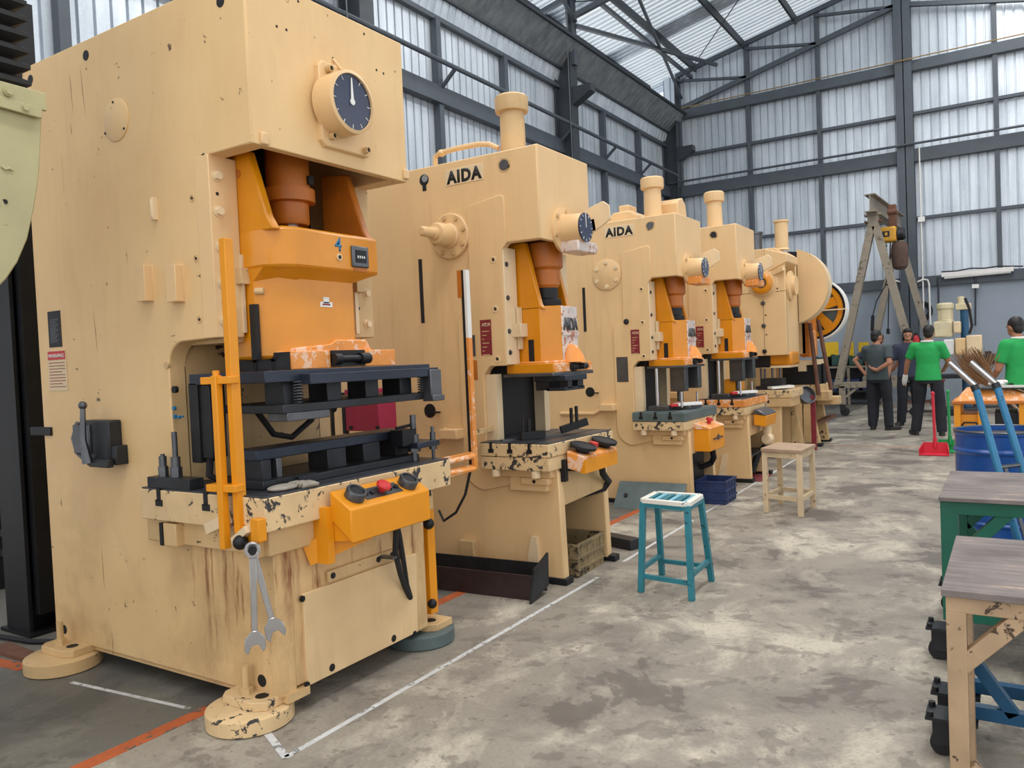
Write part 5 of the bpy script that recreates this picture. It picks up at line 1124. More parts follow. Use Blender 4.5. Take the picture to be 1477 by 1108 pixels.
def cart():
    t = thing('tool_cart', (-.2, 8.2, 0), 'orange steel cart with a sloped top pan full of scrap tools', 'cart')
    y = 7.9
    part('top_hopper', 'orange_worn', t, lambda b: b.add([(-.44, y, .92), (.20, y, .92), (.20, y+.55, .92), (-.44, y+.55, .92), (-.36, y+.08, 1.02), (-.02, y+.08, 1.02), (-.02, y+.45, 1.02), (-.36, y+.45, 1.02)], [(3, 2, 1, 0), (4, 5, 6, 7), (0, 1, 5, 4), (1, 2, 6, 5), (2, 3, 7, 6), (3, 0, 4, 7)]), .006)
    part('top_rim', 'orange_deep', t, lambda b: b.box(-.46, .22, y-.02, y+.57, .895, .92), .004)
    for xx, yy in ((-.42, y+.02), (-.24, y+.02), (.06, y+.02), (-.42, y+.52), (.18, y+.52), (.18, y+.02)): part('post', 'orange_box', t, lambda b: b.box(xx-.025, xx+.025, yy-.02, yy+.02, 0, .9), .003)
    part('drawer', 'orange_box', t, lambda b: b.box(-.40, -.24, y+.04, y+.5, .62, .80), .006)
    part('drawer_handle', 'steel_black', t, lambda b: b.tube([(-.39, y+.02, .70), (-.37, y+.0, .735), (-.28, y+.0, .735), (-.26, y+.02, .70)], .008))
    part('shelf', 'steel_black', t, lambda b: b.box(-.42, .18, y+.02, y+.52, .56, .59))
    part('dark_bin', 'steel_black', t, lambda b: b.box(-.14, .03, y+.06, y+.5, .59, .82), .006)
    s_ = thing('scrap_sheet', (0, 8.1, 1.0), 'dark bent sheet offcut lying on the orange cart', 'sheet metal')
    part('sheet', 'steel_dark', s_, lambda b: b.add([(-.30, 7.90, 1.019), (-.18, 8.32, 1.019), (.18, 8.34, 1.019), (.25, 7.93, 1.019), (-.30, 7.90, 1.031), (-.18, 8.32, 1.031), (.18, 8.34, 1.031), (.25, 7.93, 1.031)], [(3, 2, 1, 0), (4, 5, 6, 7), (0, 1, 5, 4), (1, 2, 6, 5), (2, 3, 7, 6), (3, 0, 4, 7)]))
    part('edge_strip', 'white_worn', s_, lambda b: b.bar((-.12, 8.0, 1.04), (.30, 7.95, 1.04), .03, .02))
    r_ = MB(); r_.ell((-.12, 8.10, 1.059), .07, .05, .03)
    for k in range(5): r_.ell((-.16+.025*k, 8.10+.01*(k % 2), 1.074), .022, .035, .018)
    o = r_.build('white_rag', 'white', None, smooth=80); tag(o, 'white rag crumpled on top of the orange cart', 'rag')
cart()
def broom(name, base, tip, up_, lab, n=70, spread=.17, L=.27, seed=1):
    rnd = random.Random(seed); base, tip = vec(base), vec(tip); d = (tip-base).normalized(); s = d.orthogonal().normalized(); w = d.cross(s)
    t = thing(name, base, lab, 'broom')
    part('handle', 'stool_wood', t, lambda b: b.cyl(base, base+d*((tip-base).length), .014))
    b = MB()
    for k in range(n):
        a = rnd.uniform(-1, 1); c = rnd.uniform(-.35, .35); p0 = tip-d*.03+up_*a*.03+(d.cross(up_))*c*.04
        e = tip+d*L*rnd.uniform(.75, 1.0)*(1-.3*a*a)+up_*a*spread+(d.cross(up_))*c*.12
        b.tube([p0, p0.lerp(e, .5)+up_*a*.01, e], [.006, .005, .0015], 4)
    o = b.build('bristles', 'broom', t); o['kind'] = 'stuff'
    part('binding', 'rust', t, lambda b: b.lathe(tip-d*.06, d, [(.02, 0), (.035, .02), (.04, .06), (.03, .09)], 12))
broom('straw_broom', (-.16, 9.0, 0), PY(1410, 546, 9.15), Vector((1, 0, .05)).normalized(), 'straw broom standing with its bristles fanned upwards behind the cart', 110, .24, .33, 3)
q = PY(1432, 553, 8.75)
broom('straw_broom', (.60, 9.0, .02), q, Vector((.45, 0, .9)).normalized(), 'straw broom with its bristles pointing sideways above the cart', 100, .13, .42, 5)
def dustpan(x, y, m, hm, lab, side):
    t = thing('dustpan', (x, y, 0), lab, 'dustpan')
    part('pan', m, t, lambda b: (b.add([(x-.17, y-.12, .005), (x+.17, y-.12, .005), (x+.14, y+.12, .005), (x-.14, y+.12, .005), (x-.17, y-.12, .015), (x+.17, y-.12, .015), (x+.14, y+.12, .015), (x-.14, y+.12, .015)], [(3, 2, 1, 0), (4, 5, 6, 7), (0, 1, 5, 4), (1, 2, 6, 5), (2, 3, 7, 6), (3, 0, 4, 7)]), b.box(x-.14, x+.14, y+.11, y+.125, .01, .15), b.bar((x-.165, y-.11, .03), (x-.14, y+.12, .08), .01, .11), b.bar((x+.165, y-.11, .03), (x+.14, y+.12, .08), .01, .11)))
    part('handle', hm, t, lambda b: (b.tube([(x, y+.11, .10), (x-.012, y+.12, .78)], .018), b.ell((x-.012, y+.12, .78), .024, .024, .03)))
    part('handle_socket', hm, t, lambda b: b.cyl((x, y+.11, .08), (x, y+.11, .2), .026))
dustpan(-.87, 11.4, 'red_plastic', 'red_plastic', 'red long-handled dustpan standing on the concrete floor', 0)
dustpan(-.72, 11.75, 'green_plastic', 'green_plastic', 'green long-handled dustpan standing behind the red one', 1)

# ================================================================== THINGS LYING BETWEEN THE PRESSES
def crate(name, x, y, z, rz, w, d, h, m, lab):
    t = thing(name, (x, y, z), lab, 'crate'); cr, sr = math.cos(rz), math.sin(rz)
    def T(p): return (x+p[0]*cr-p[1]*sr, y+p[0]*sr+p[1]*cr, z+p[2])
    def bx(b, x0, x1, y0, y1, z0, z1):
        b.add([T((a, c, e)) for a in (x0, x1) for c in (y0, y1) for e in (z0, z1)], [(0, 1, 3, 2), (4, 6, 7, 5), (0, 4, 5, 1), (2, 3, 7, 6), (0, 2, 6, 4), (1, 5, 7, 3)])
    part('base', m, t, lambda b: bx(b, -w/2, w/2, -d/2, d/2, 0, .01))
    for s in (-1, 1):
        part('side_wall', m, t, lambda b: bx(b, s*w/2-.006, s*w/2+.006, -d/2, d/2, 0, h))
        part('side_wall', m, t, lambda b: bx(b, -w/2, w/2, s*d/2-.006, s*d/2+.006, 0, h))
        for k in range(4):
            part('rib', m, t, lambda b: bx(b, s*(w/2+.006)-.006, s*(w/2+.006)+.006, -d/2+d*(k+.5)/4-.006, -d/2+d*(k+.5)/4+.006, .01, h-.02))
            part('rib', m, t, lambda b: bx(b, -w/2+w*(k+.5)/4-.006, -w/2+w*(k+.5)/4+.006, s*(d/2+.006)-.006, s*(d/2+.006)+.006, .01, h-.02))
        for zz in (.25*h, .6*h, .97*h):
            part('band', m, t, lambda b: bx(b, s*(w/2+.007)-.008, s*(w/2+.007)+.008, -d/2-.012, d/2+.012, zz-.008, zz+.008))
            part('band', m, t, lambda b: bx(b, -w/2-.012, w/2+.012, s*(d/2+.007)-.008, s*(d/2+.007)+.008, zz-.008, zz+.008))
    return t
crate('plastic_crate', -2.62, 4.755, 0, .03, .34, .40, .22, 'crate_tan', 'dirty tan plastic crate under the arch of the palm button press')
crate('plastic_crate', -2.455, 7.47, 0, .02, .28, .36, .22, 'crate_blue', 'dark blue plastic crate under the arch beside the teal stool')
def ibeam():
    t = thing('steel_beam', (-2.8, 4.05, 0), 'black steel H-beam with a square end plate lying on the floor', 'beam')
    p, q = Vector((-3.55, 4.03, 0)), Vector((-2.46, 4.10, 0)); d = (q-p).normalized(); n = Vector((-d.y, d.x, 0))
    part('flange', 'steel_dark', t, lambda b: b.bar(p+n*.085+Vector((0, 0, .10)), q+n*.085+Vector((0, 0, .10)), .012, .17, (0, 0, 1)))
    part('flange', 'rust_dark', t, lambda b: b.bar(p-n*.085+Vector((0, 0, .075)), q-n*.085+Vector((0, 0, .075)), .012, .15, (0, 0, 1)))
    part('web', 'rust', t, lambda b: b.bar(p+Vector((0, 0, .09)), q+Vector((0, 0, .09)), .17, .012, (0, 0, 1)))
    part('end_plate', 'steel_dark', t, lambda b: b.add([q+d*e+n*a+Vector((0, 0, c)) for e in (0, .014) for a, c in ((-.155, .0), (.09, .05), (.10, .25), (-.09, .19))], [(3, 2, 1, 0), (4, 5, 6, 7), (0, 1, 5, 4), (1, 2, 6, 5), (2, 3, 7, 6), (3, 0, 4, 7)]))
ibeam()
o = part('steel_block', 'steel_dark', None, lambda b: b.bar((-2.70, 5.50, .04), (-2.40, 5.40, .04), .11, .08), .006); tag(o, 'dark square steel bar stub lying beside the white floor line', 'steel bar')
def floor_plate():
    t = thing('steel_plate', (-2.95, 6.9, 0), 'grey drilled steel plate leaning low against the press behind the teal stool', 'plate')
    part('plate', 'green_grey', t, lambda b: b.add([(-3.25, 6.82, 0), (-2.58, 6.84, 0), (-2.58, 7.02, .23), (-3.25, 7.0, .23), (-3.25, 6.84, 0), (-2.58, 6.86, 0), (-2.58, 7.035, .23), (-3.25, 7.015, .23)], [(0, 1, 2, 3), (7, 6, 5, 4), (0, 4, 5, 1), (1, 5, 6, 2), (2, 6, 7, 3), (3, 7, 4, 0)]), .003)
    for xx in (-3.15, -2.9, -2.68): part('bolt_hole', 'black', t, lambda b: b.cyl((xx, 6.925, .10), (xx, 6.90, .118), .02, n=12))
floor_plate()
o = part('floor_mat', 'mat_red', None, lambda b: b.box(-2.60, -2.36, 8.71, 9.22, 0, .008)); tag(o, 'worn dark red floor mat beside the orange-edged press', 'mat')

# ================================================================== LEFT EDGE: MACHINE WITH BELLOWS, COLUMN, RACK
def left_machine():
    X_ = -3.2
    t = thing('milling_machine', (-3.9, 1.0, 0), 'machine head with black pleated bellows above a bent pale green sheet cover', 'machine')
    Q = lambda u, v, e=0: PX(u, v, X_+e)
    px = [(-25, 110), (63, 136), (61, 165), (59, 215), (57, 252), (50, 300), (40, 345), (26, 378), (10, 402), (-15, 428), (-25, 434)]
    pts = [Q(u, v) for u, v in px]
    c = part('sheet_cover', 'guard_green', t, lambda b: b.prism([(p.y, p.z) for p in pts], 'x', X_-.24, X_), .006)
    part('top_flange', 'guard_green', c, lambda b: b.bar(Q(-25, 124, .008), Q(66, 148, .008), .016, .07), .003)
    part('flange_strip', 'guard_green', c, lambda b: b.bar(Q(-25, 140, .02), Q(60, 164, .02), .012, .04), .003)
    for (u, v) in ((36, 156), (12, 133)): part('cover_bolt', 'guard_green', c, lambda b: b.bolt(Q(u, v, .024), PXD, .012, .012))
    part('hole', 'black', c, lambda b: b.cyl(Q(7, 291), Q(7, 291, .002), .010, n=10))
    part('dent', 'guard_green', c, lambda b: b.tube([Q(2, 240, .001), Q(8, 244, .003), Q(14, 243, .003), Q(18, 246, .001)], .006, 6))
    y1 = Q(46, 60).y; z0 = Q(40, 128).z; P_ = Q(40, 60).z-Q(40, 83).z
    vs = []; fs = []; lv = 0
    for k in range(12):
        for dz, ins in ((0, .045), (.36, 0), (.62, 0)):
            xa, xb, ya, yb = X_-.34+ins, X_-.02-ins, 1.36+ins, y1-ins; z = z0+P_*(k+dz)
            vs += [(xa, ya, z), (xb, ya, z), (xb, yb, z), (xa, yb, z)]; lv += 1
    for q in range(lv-1): fs += [(4*q+i, 4*q+(i+1) % 4, 4*q+4+(i+1) % 4, 4*q+4+i) for i in range(4)]
    fs += [(3, 2, 1, 0), tuple(range(4*lv-4, 4*lv))]
    MB().add(vs, fs).build('bellows', 'rubber', t, smooth=10)
    part('machine_column', 'guard_green', t, lambda b: b.box(-3.66, X_-.18, 1.18, 1.40, 0, 3.9), .02)
left_machine()
def black_column():
    t = thing('steel_column', (-4.86, 2.33, 0), 'tall black steel column standing behind the largest press', 'column')
    part('flange', 'steel_black', t, lambda b: b.box(-5.0, -4.745, 2.26, 2.28, 0, 3.6))
    part('flange', 'steel_black', t, lambda b: b.box(-5.0, -4.745, 2.44, 2.46, 0, 3.6))
    part('web', 'steel_black', t, lambda b: b.box(-4.89, -4.85, 2.27, 2.45, 0, 3.6))
    part('base_plate', 'steel_black', t, lambda b: b.box(-5.04, -4.70, 2.24, 2.50, 0, .02))
    part('side_flat', 'steel_black', t, lambda b: b.box(-4.755, -4.70, 2.30, 2.46, .12, 3.6))
black_column()
def rack():
    t = thing('steel_rack', (-5.7, 2.9, 0), 'black steel rack frame beside the back of the largest press', 'rack')
    for xx, yy in ((-6.05, 2.72), (-5.45, 2.72), (-6.05, 3.1), (-5.45, 3.1)): part('post', 'steel_black', t, lambda b: b.box(xx-.03, xx+.03, yy-.03, yy+.03, 0, .95 if xx < -5.9 else .78))
    for zz in (.26, .40, .66):
        part('rail', 'steel_black', t, lambda b: b.box(-6.05, -5.45, 2.70, 2.74, zz-.025, zz+.025)); part('rail', 'steel_black', t, lambda b: b.box(-6.05, -5.45, 3.08, 3.12, zz-.025, zz+.025))
    part('shelf_board', 'stool_wood', t, lambda b: b.box(-6.1, -5.4, 2.68, 3.14, .70, .73))
rack()
o = part('air_hose', 'rubber', None, lambda b: b.tube([(-5.4, 2.1, .015), (-4.95, 2.14, .018), (-4.6, 2.2, .014), (-4.4, 2.28, .02), (-4.30, 2.34, .08), (-4.31, 2.38, .2)], .014)); tag(o, 'dark air hose lying on the floor behind the round foot', 'hose')
o = part('wood_offcut', 'rust', None, lambda b: b.prism([(-4.75, 2.02), (-4.36, 2.03), (-4.33, 2.11), (-4.70, 2.13)], 'z', 0, .02)); tag(o, 'flat dark offcut board lying beside the round press foot', 'board')
# magenta box and post seen through the throat of the front press
def behind():
    t = thing('magenta_box', (-3.1, 3.9, 0), 'magenta switch cabinet on a pale post seen through the front press', 'cabinet')
    a, c = PY(497, 579, 3.9), PY(547, 622, 3.9)
    part('cabinet', 'magenta', t, lambda b: b.box(a.x, c.x, 3.9, 4.08, 1.02, 1.30), .006)
    part('cabinet_hinge', 'steel_black', t, lambda b: (b.box(a.x-.03, a.x, 3.9, 3.93, 1.0, 1.28)))
    for xx in (a.x+.05, c.x-.01): part('cabinet_screw', 'steel_black', t, lambda b: b.box(xx-.012, xx+.012, 3.892, 3.905, 1.03, 1.055))
    q = PY(466, 600, 3.95)
    part('post', 'cream_dirty', t, lambda b: b.cyl((q.x, 3.97, 0), (q.x, 3.97, 1.32), .055))
    part('valve', 'steel_dark', t, lambda b: (b.cyl((q.x+.05, 3.92, 1.19), (q.x+.16, 3.9, 1.17), .025), b.ell((q.x+.10, 3.9, 1.2), .03, .03, .03), b.tube([(q.x+.14, 3.9, 1.17), (q.x+.14, 3.9, 1.05), (q.x+.12, 3.92, .98)], .014)))
behind()
# ================================================================== GANTRY CRANE AND HOIST
def gantry():
    t = thing('gantry_crane', (-2.3, 18.85, 0), 'pale steel A-frame gantry crane on castors with an I-beam on top', 'crane')
    for y, xa in ((17.4, -2.30), (20.3, -2.17)):
        for s in (-1, 1):
            part('frame_leg', 'gantry', t, lambda b: b.bar((xa+s*.03, y, 3.86), (xa+s*.76, y, .62), .14, .16, (0, 1, 0)), .004)
            part('foot_post', 'gantry', t, lambda b: b.box(xa+s*.68-.06, xa+s*.68+.06, y-.06, y+.06, .24, .62), .004)
            w = part('castor_fork', 'steel_dark', t, lambda b: b.box(xa+s*.68-.05, xa+s*.68+.05, y-.05, y+.05, .12, .25))
            part('castor_wheel', 'rubber', w, lambda b: b.lathe((xa+s*.68-.04*s, y-.035, .09), (0, 1, 0), [(.03, 0), (.09, .006), (.09, .064), (.03, .07)], 22))
            part('knee_brace', 'gantry', t, lambda b: b.bar((xa+s*.66, y, .36), (xa+s*.30, y, .66), .05, .05, (0, 1, 0)))
        part('base_beam', 'gantry', t, lambda b: b.box(xa-.84, xa+.84, y-.06, y+.06, .58, .70), .004)
        part('head_plate', 'gantry', t, lambda b: (b.box(xa-.10, xa+.10, y-.09, y+.09, 3.80, 4.02), b.box(xa-.16, xa+.16, y-.11, y+.11, 4.02, 4.06)), .004)
        for s in (-1, 1): part('clamp_bolt', 'rust', t, lambda b: b.cyl((xa+s*.13, y-.14, 3.90), (xa+s*.13, y+.1, 3.90), .025))
    def bm(b):
        p, q = Vector((-2.31, 17.05, 0)), Vector((-2.15, 20.6, 0))
        for z, w, h in ((4.40, .20, .02), (4.07, .20, .02), (4.235, .02, .32)): b.bar(p+Vector((0, 0, z)), q+Vector((0, 0, z)), w, h)
    part('i_beam', 'gantry', t, bm)
    h = thing('chain_hoist', (-2.2, 18.4, 3.4), 'yellow electric chain hoist hanging from the gantry with a brown chain bag', 'hoist')
    yy = 17.95; c = PY(1283, 339, yy)
    part('hoist_body', 'hoist_yellow', h, lambda b: b.box(c.x-.19, c.x+.14, yy-.14, yy+.14, c.z-.15, c.z+.16), .04)
    part('body_panel', 'steel_dark', h, lambda b: b.box(c.x-.12, c.x+.02, yy-.146, yy-.13, c.z-.05, c.z+.07), .006)
    part('body_label', 'hoist_yellow', h, lambda b: b.box(c.x-.07, c.x-.02, yy-.15, yy-.14, c.z-.02, c.z+.04))
    part('motor', 'steel_dark', h, lambda b: b.lathe((c.x+.12, yy, c.z), (1, 0, 0), [(.10, 0), (.13, .03), (.13, .14), (.10, .18), (.001, .18)], 18))
    part('trolley', 'rust', h, lambda b: (b.box(c.x+.0, c.x+.14, yy-.1, yy+.1, c.z+.15, c.z+.60), b.cyl((c.x-.02, yy-.1, 4.12), (c.x+.16, yy-.1, 4.12), .05), b.cyl((c.x-.02, yy+.1, 4.12), (c.x+.16, yy+.1, 4.12), .05)), .01)
    part('chain_bag', 'bag_brown', h, lambda b: b.lathe((c.x+.18, yy, c.z-.72), (0, 0, 1), [(.09, 0), (.14, .05), (.16, .25), (.15, .5), (.12, .55), (.001, .55)], 18))
    b = MB()
    for k in range(16): b.bar((c.x-.06, yy-.02, c.z-.15-.045*k), (c.x-.06, yy-.02, c.z-.195-.045*k), .012 if k % 2 else .03, .03 if k % 2 else .012, (1, 0, 0))
    b.build('lifting_chain', 'steel_mid', h)
    part('hook', 'steel_black', h, lambda b: b.tube([(c.x-.06, yy-.02, c.z-.87), (c.x-.06, yy-.02, c.z-.92), (c.x-.03, yy-.02, c.z-.98), (c.x-.06, yy-.02, c.z-1.02), (c.x-.10, yy-.02, c.z-.99)], .02))
    part('pendant_cable', 'rubber', h, lambda b: b.tube([(c.x+.1, yy, c.z-.15), (c.x-.04, yy, c.z-.6), PY(1278, 410, yy), PY(1264, 435, yy), PY(1259, 455, yy)], .012, 6))
    part('pendant', 'steel_black', h, lambda b: b.bar(PY(1259, 455, yy), PY(1258, 478, yy), .08, .06), .01)
    part('pendant_cable', 'rubber', h, lambda b: b.tube([(c.x, yy+.1, c.z-.15), PY(1282, 420, yy), PY(1281, 476, yy)], .012, 6))
    part('pendant', 'steel_black', h, lambda b: b.bar(PY(1281, 474, yy), PY(1281, 482, yy), .16, .05), .01)
gantry()

# ================================================================== PEOPLE
def fuse(pieces, name, m, parent, vox=.013, smooth_it=6):
    o = pieces.build(name, m, parent)
    r_ = o.modifiers.new('r', 'REMESH'); r_.mode = 'VOXEL'; r_.voxel_size = vox
    s_ = o.modifiers.new('s', 'SMOOTH'); s_.factor = .5; s_.iterations = smooth_it
    dg = bpy.context.evaluated_depsgraph_get(); me = bpy.data.meshes.new_from_object(o.evaluated_get(dg))
    o.modifiers.clear(); o.data = me; me.shade_smooth(); me.name = name
    if not me.materials: me.materials.append(MAT[m])
    return o
def person(loc, rz, H, lab, J, shirt, hair_long=False, glove=None, collar=None):
    """J: joints in body space (x to the figure's right, y ahead, z up), unit = metres for a 1.68 m figure"""
    k = H/1.68; loc = vec(loc); R3 = Matrix.Rotation(rz, 3, 'Z')
    def T(p): return loc+R3 @ (vec(p)*k)
    D = dict(hipR=(.095, 0, .90), hipL=(-.095, 0, .90), kneeR=(.11, .02, .49), kneeL=(-.11, .02, .49), ankR=(.12, -.03, .09), ankL=(-.12, -.03, .09),
             toeR=(.14, .15, .03), toeL=(-.14, .15, .03), shR=(.185, 0, 1.375), shL=(-.185, 0, 1.375), elR=(.26, -.03, 1.10), elL=(-.26, -.03, 1.10),
             wrR=(.27, .06, .86), wrL=(-.27, .06, .86), head=(0, .02, 1.575), look=0.0)
    D.update(J)
    t = thing('person', loc, lab, 'person')
    def cap(b, a, c, r1, r2, n=12):
        a, c = T(a), T(c); b.tube([a, a.lerp(c, .5), c], [r1*k, (r1+r2)/2*k*1.04, r2*k], n); b.ell(a, r1*k, r1*k, r1*k, 12, 8); b.ell(c, r2*k, r2*k, r2*k, 12, 8)
    def loft(b, rings, n=18):
        vs = []; fs = []
        for cx, cy, cz, ra, rb in rings:
            for i in range(n):
                a = 2*math.pi*i/n; vs.append(T((cx+ra*math.cos(a), cy+rb*math.sin(a), cz)))
        for q in range(len(rings)-1): fs += [(q*n+i, q*n+(i+1) % n, (q+1)*n+(i+1) % n, (q+1)*n+i) for i in range(n)]
        fs += [tuple(range(n))[::-1], tuple(range((len(rings)-1)*n, len(rings)*n))]; b.add(vs, fs)
    hd = vec(D['head']); lk = Matrix.Rotation(D['look'], 3, 'Z')
    def HD(p): return hd+lk @ vec(p)
    b = MB()
    # trunk, neck, head with face, arms with hands, legs: one surface
    loft(b, [(0, 0, .82, .12, .09), (0, 0, .92, .155, .105), (0, .005, 1.06, .135, .095), (0, .005, 1.22, .155, .105), (0, 0, 1.36, .165, .095), (0, -.005, 1.43, .10, .07)])
    cap(b, (0, -.01, 1.40), (hd.x*.8, hd.y*.6, hd.z-.09), .062, .055)
    rot = R3 @ lk
    b.ell(T(HD((0, 0, .02))), .074*k, .092*k, .105*k, 16, 12, rot); b.ell(T(HD((0, .025, -.045))), .056*k, .066*k, .062*k, 14, 9, rot)
    b.ell(T(HD((0, .095, -.005))), .013*k, .022*k, .026*k, 8, 6, rot)
    for s in (-1, 1): b.ell(T(HD((s*.074, -.005, 0))), .012*k, .022*k, .034*k, 8, 6, rot)
    b.ell(T(HD((0, .085, -.058))), .026*k, .012*k, .012*k, 8, 6, rot)
    for s, S_ in ((1, 'R'), (-1, 'L')):
        cap(b, D['sh'+S_], D['el'+S_], .052, .042); cap(b, D['el'+S_], D['wr'+S_], .041, .028)
        cap(b, D['hip'+S_], D['knee'+S_], .085, .058); cap(b, D['knee'+S_], D['ank'+S_], .056, .040)
        w, e = vec(D['wr'+S_]), vec(D['el'+S_]); d = (w-e).normalized(); d = vec(D.get('hd'+S_, d)).normalized()
        sd = vec(D.get('pal'+S_, (0, 1, 0))); sd = (sd-d*sd.dot(d)).normalized()
        pc = w+d*.05; cap(b, w+d*.01, w+d*.075, .028, .03)
        nrm = d.cross(sd).normalized()*s
        for q, L_ in ((-1.5, .062), (-.5, .078), (.5, .083), (1.5, .074)):
            f0 = w+d*.085+sd*q*.017; f1 = f0+d*L_*.5-nrm*.008; f2 = f0+d*L_*.92-nrm*.03; cap(b, f0, f1, .0095, .009, 8); cap(b, f1, f2, .009, .0075, 8)
        f0 = w+d*.03+sd*.026; cap(b, f0, f0+d*.03+sd*.024, .012, .011, 8); cap(b, f0+d*.03+sd*.024, f0+d*.062+sd*.03-nrm*.008, .0105, .009, 8)
        cap(b, D['ank'+S_], vec(D['ank'+S_]).lerp(vec(D['toe'+S_]), .5), .036, .022)
    fuse(b, 'body', 'skin', t, .0085*k)
    # hair
    b = MB(); b.ell(T(HD((0, -.016, .045))), .083*k, .094*k, .093*k, 16, 10, rot)
    if hair_long:
        b.ell(T(HD((0, .03, .085))), .074*k, .07*k, .05*k, 14, 8, rot)
        for s in (-1, 1): b.ell(T(HD((s*.066, -.02, -.01))), .026*k, .055*k, .085*k, 10, 8, rot)
        b.ell(T(HD((0, -.07, -.04))), .065*k, .04*k, .08*k, 10, 8, rot)
    else: b.ell(T(HD((0, -.055, -.01))), .07*k, .052*k, .07*k, 12, 8, rot)
    fuse(b, 'hair', 'hair', t, .010*k, 3)
    for s in (-1, 1): part('eye', 'hair', t, lambda b: b.ell(T(HD((s*.03, .089, .012))), .012*k, .006*k, .007*k, 8, 6, rot))
    # shirt
    b = MB(); loft(b, [(0, 0, .85, .190, .136), (0, 0, .98, .176, .126), (0, .005, 1.10, .162, .118), (0, .005, 1.24, .178, .126), (0, 0, 1.35, .185, .112), (0, -.005, 1.42, .12, .085), (0, -.008, 1.455, .075, .07)])
    for S_ in 'RL':
        a, c = vec(D['sh'+S_]), vec(D['el'+S_]); a2 = a.lerp(Vector((0, 0, 1.36)), .25)
        cap(b, a2, a, .075, .072); aa, cc_ = T(a), T(a.lerp(c, .72)); b.tube([aa, aa.lerp(cc_, .5), cc_], [.072*k, .070*k, .068*k], 14)
    fuse(b, 'shirt', shirt, t, .0115*k, 4)
    if collar: part('collar', collar, t, lambda b: b.tube([T((.078*math.cos(a*.3927), -.008+.076*math.sin(a*.3927), 1.452)) for a in range(17)], .016*k, 6))
    # trousers
    b = MB(); loft(b, [(0, 0, .80, .165, .12), (0, 0, .88, .172, .122), (0, 0, .97, .160, .115)])
    for S_ in 'RL':
        a, m_, c = vec(D['hip'+S_]), vec(D['knee'+S_]), vec(D['ank'+S_])+Vector((0, 0, -.03))
        b.ell(T(a), .082*k, .095*k, .09*k); b.tube([T(a), T(a.lerp(m_, .5)), T(m_), T(m_.lerp(c, .5)), T(c)], [.084*k, .095*k, .082*k, .078*k, .074*k], 14)
        b.ell(T(m_), .08*k, .08*k, .08*k)
    fuse(b, 'trousers', 'trousers', t, .0115*k, 4)
    for S_ in 'RL':
        a, c = vec(D['ank'+S_]), vec(D['toe'+S_]); d = (c-a); d.z = 0; d.normalize(); b = MB(); g0 = Vector((a.x, a.y, 0))
        ang = math.atan2(d.y, d.x)+rz; ro = Matrix.Rotation(ang, 3, 'Z')
        b.ell(T(g0+d*-.01+Vector((0, 0, .055))), .065*k, .045*k, .055*k, 14, 9, ro); b.ell(T(g0+d*.10+Vector((0, 0, .04))), .11*k, .048*k, .042*k, 14, 9, ro)
        b.ell(T(g0+d*.06+Vector((0, 0, .014))), .155*k, .048*k, .016*k, 14, 9, ro)
        fuse(b, 'shoe', 'shoe', t, .010*k, 2)
    if glove:
        for S_ in glove:
            w, e = vec(D['wr'+S_]), vec(D['el'+S_]); d = (w-e).normalized(); b = MB(); cap(b, w-d*.03, w+d*.06, .038, .042); cap(b, w+d*.06, w+d*.12, .042, .03); cap(b, w+d*.03+Vector((0, .03, 0)), w+d*.08+Vector((0, .05, 0)), .018, .014)
            fuse(b, 'work_glove', 'white', t, .010, 2)
    return t
g1 = PZ(1268, 620, 0)
# rz = 0 faces +Y (away from the viewer)
person(PZ(1272, 609, 0), -.15, 1.66, 'person in navy T-shirt standing half hidden behind the grey vest', dict(elR=(.36, -.04, 1.17), wrR=(.24, .05, 1.02), elL=(-.44, -.06, 1.18), wrL=(-.27, -.06, .93), hdL=(.5, .2, -.6), head=(0, 0, 1.54)), 'shirt_navy')
person(g1, -.25, 1.67, 'person in dark grey shirt and black trousers, one hand behind the back', dict(elR=(.24, -.10, 1.14), wrR=(.05, -.16, 1.02), hdR=(-.6, .05, .25), elL=(-.20, .10, 1.12), wrL=(-.10, .20, 1.0), look=-.5, kneeR=(.14, .04, .49), ankR=(.17, .0, .09), toeR=(.30, .12, .03), ankL=(-.09, -.03, .09)), 'shirt_grey')
person(PZ(1313, 614, 0), math.pi+.12, 1.68, 'person in navy T-shirt with chin-length black hair facing the others', dict(elR=(.28, .0, 1.08), wrR=(.33, .06, .86), elL=(-.26, .02, 1.08), wrL=(-.27, .10, .86), head=(0, .01, 1.575), toeR=(.2, .12, .03), ankR=(.14, 0, .09)), 'shirt_navy', True)
person(PZ(1341, 628, 0), -.12, 1.69, 'person in green polo shirt with white collar seen from behind, wearing a white glove', dict(head=(.02, .04, 1.575), elL=(-.30, .06, 1.13), wrL=(-.36, .16, .90), elR=(.27, .10, 1.12), wrR=(.18, .27, 1.02), kneeL=(-.15, .06, .49), ankL=(-.20, .02, .09), toeL=(-.30, .16, .03), kneeR=(.15, .02, .49), ankR=(.18, -.04, .09)), 'shirt_green', False, 'L', 'white')
person((.07, 11.1, 0), .75, 1.68, 'person in green polo shirt with tied hair reaching down towards the orange cart', dict(head=(.0, .06, 1.575), elL=(-.24, .06, 1.09), wrL=(-.16, .26, .95), elR=(.25, .04, 1.1), wrR=(.16, .26, .98)), 'shirt_green', False, None, 'white')

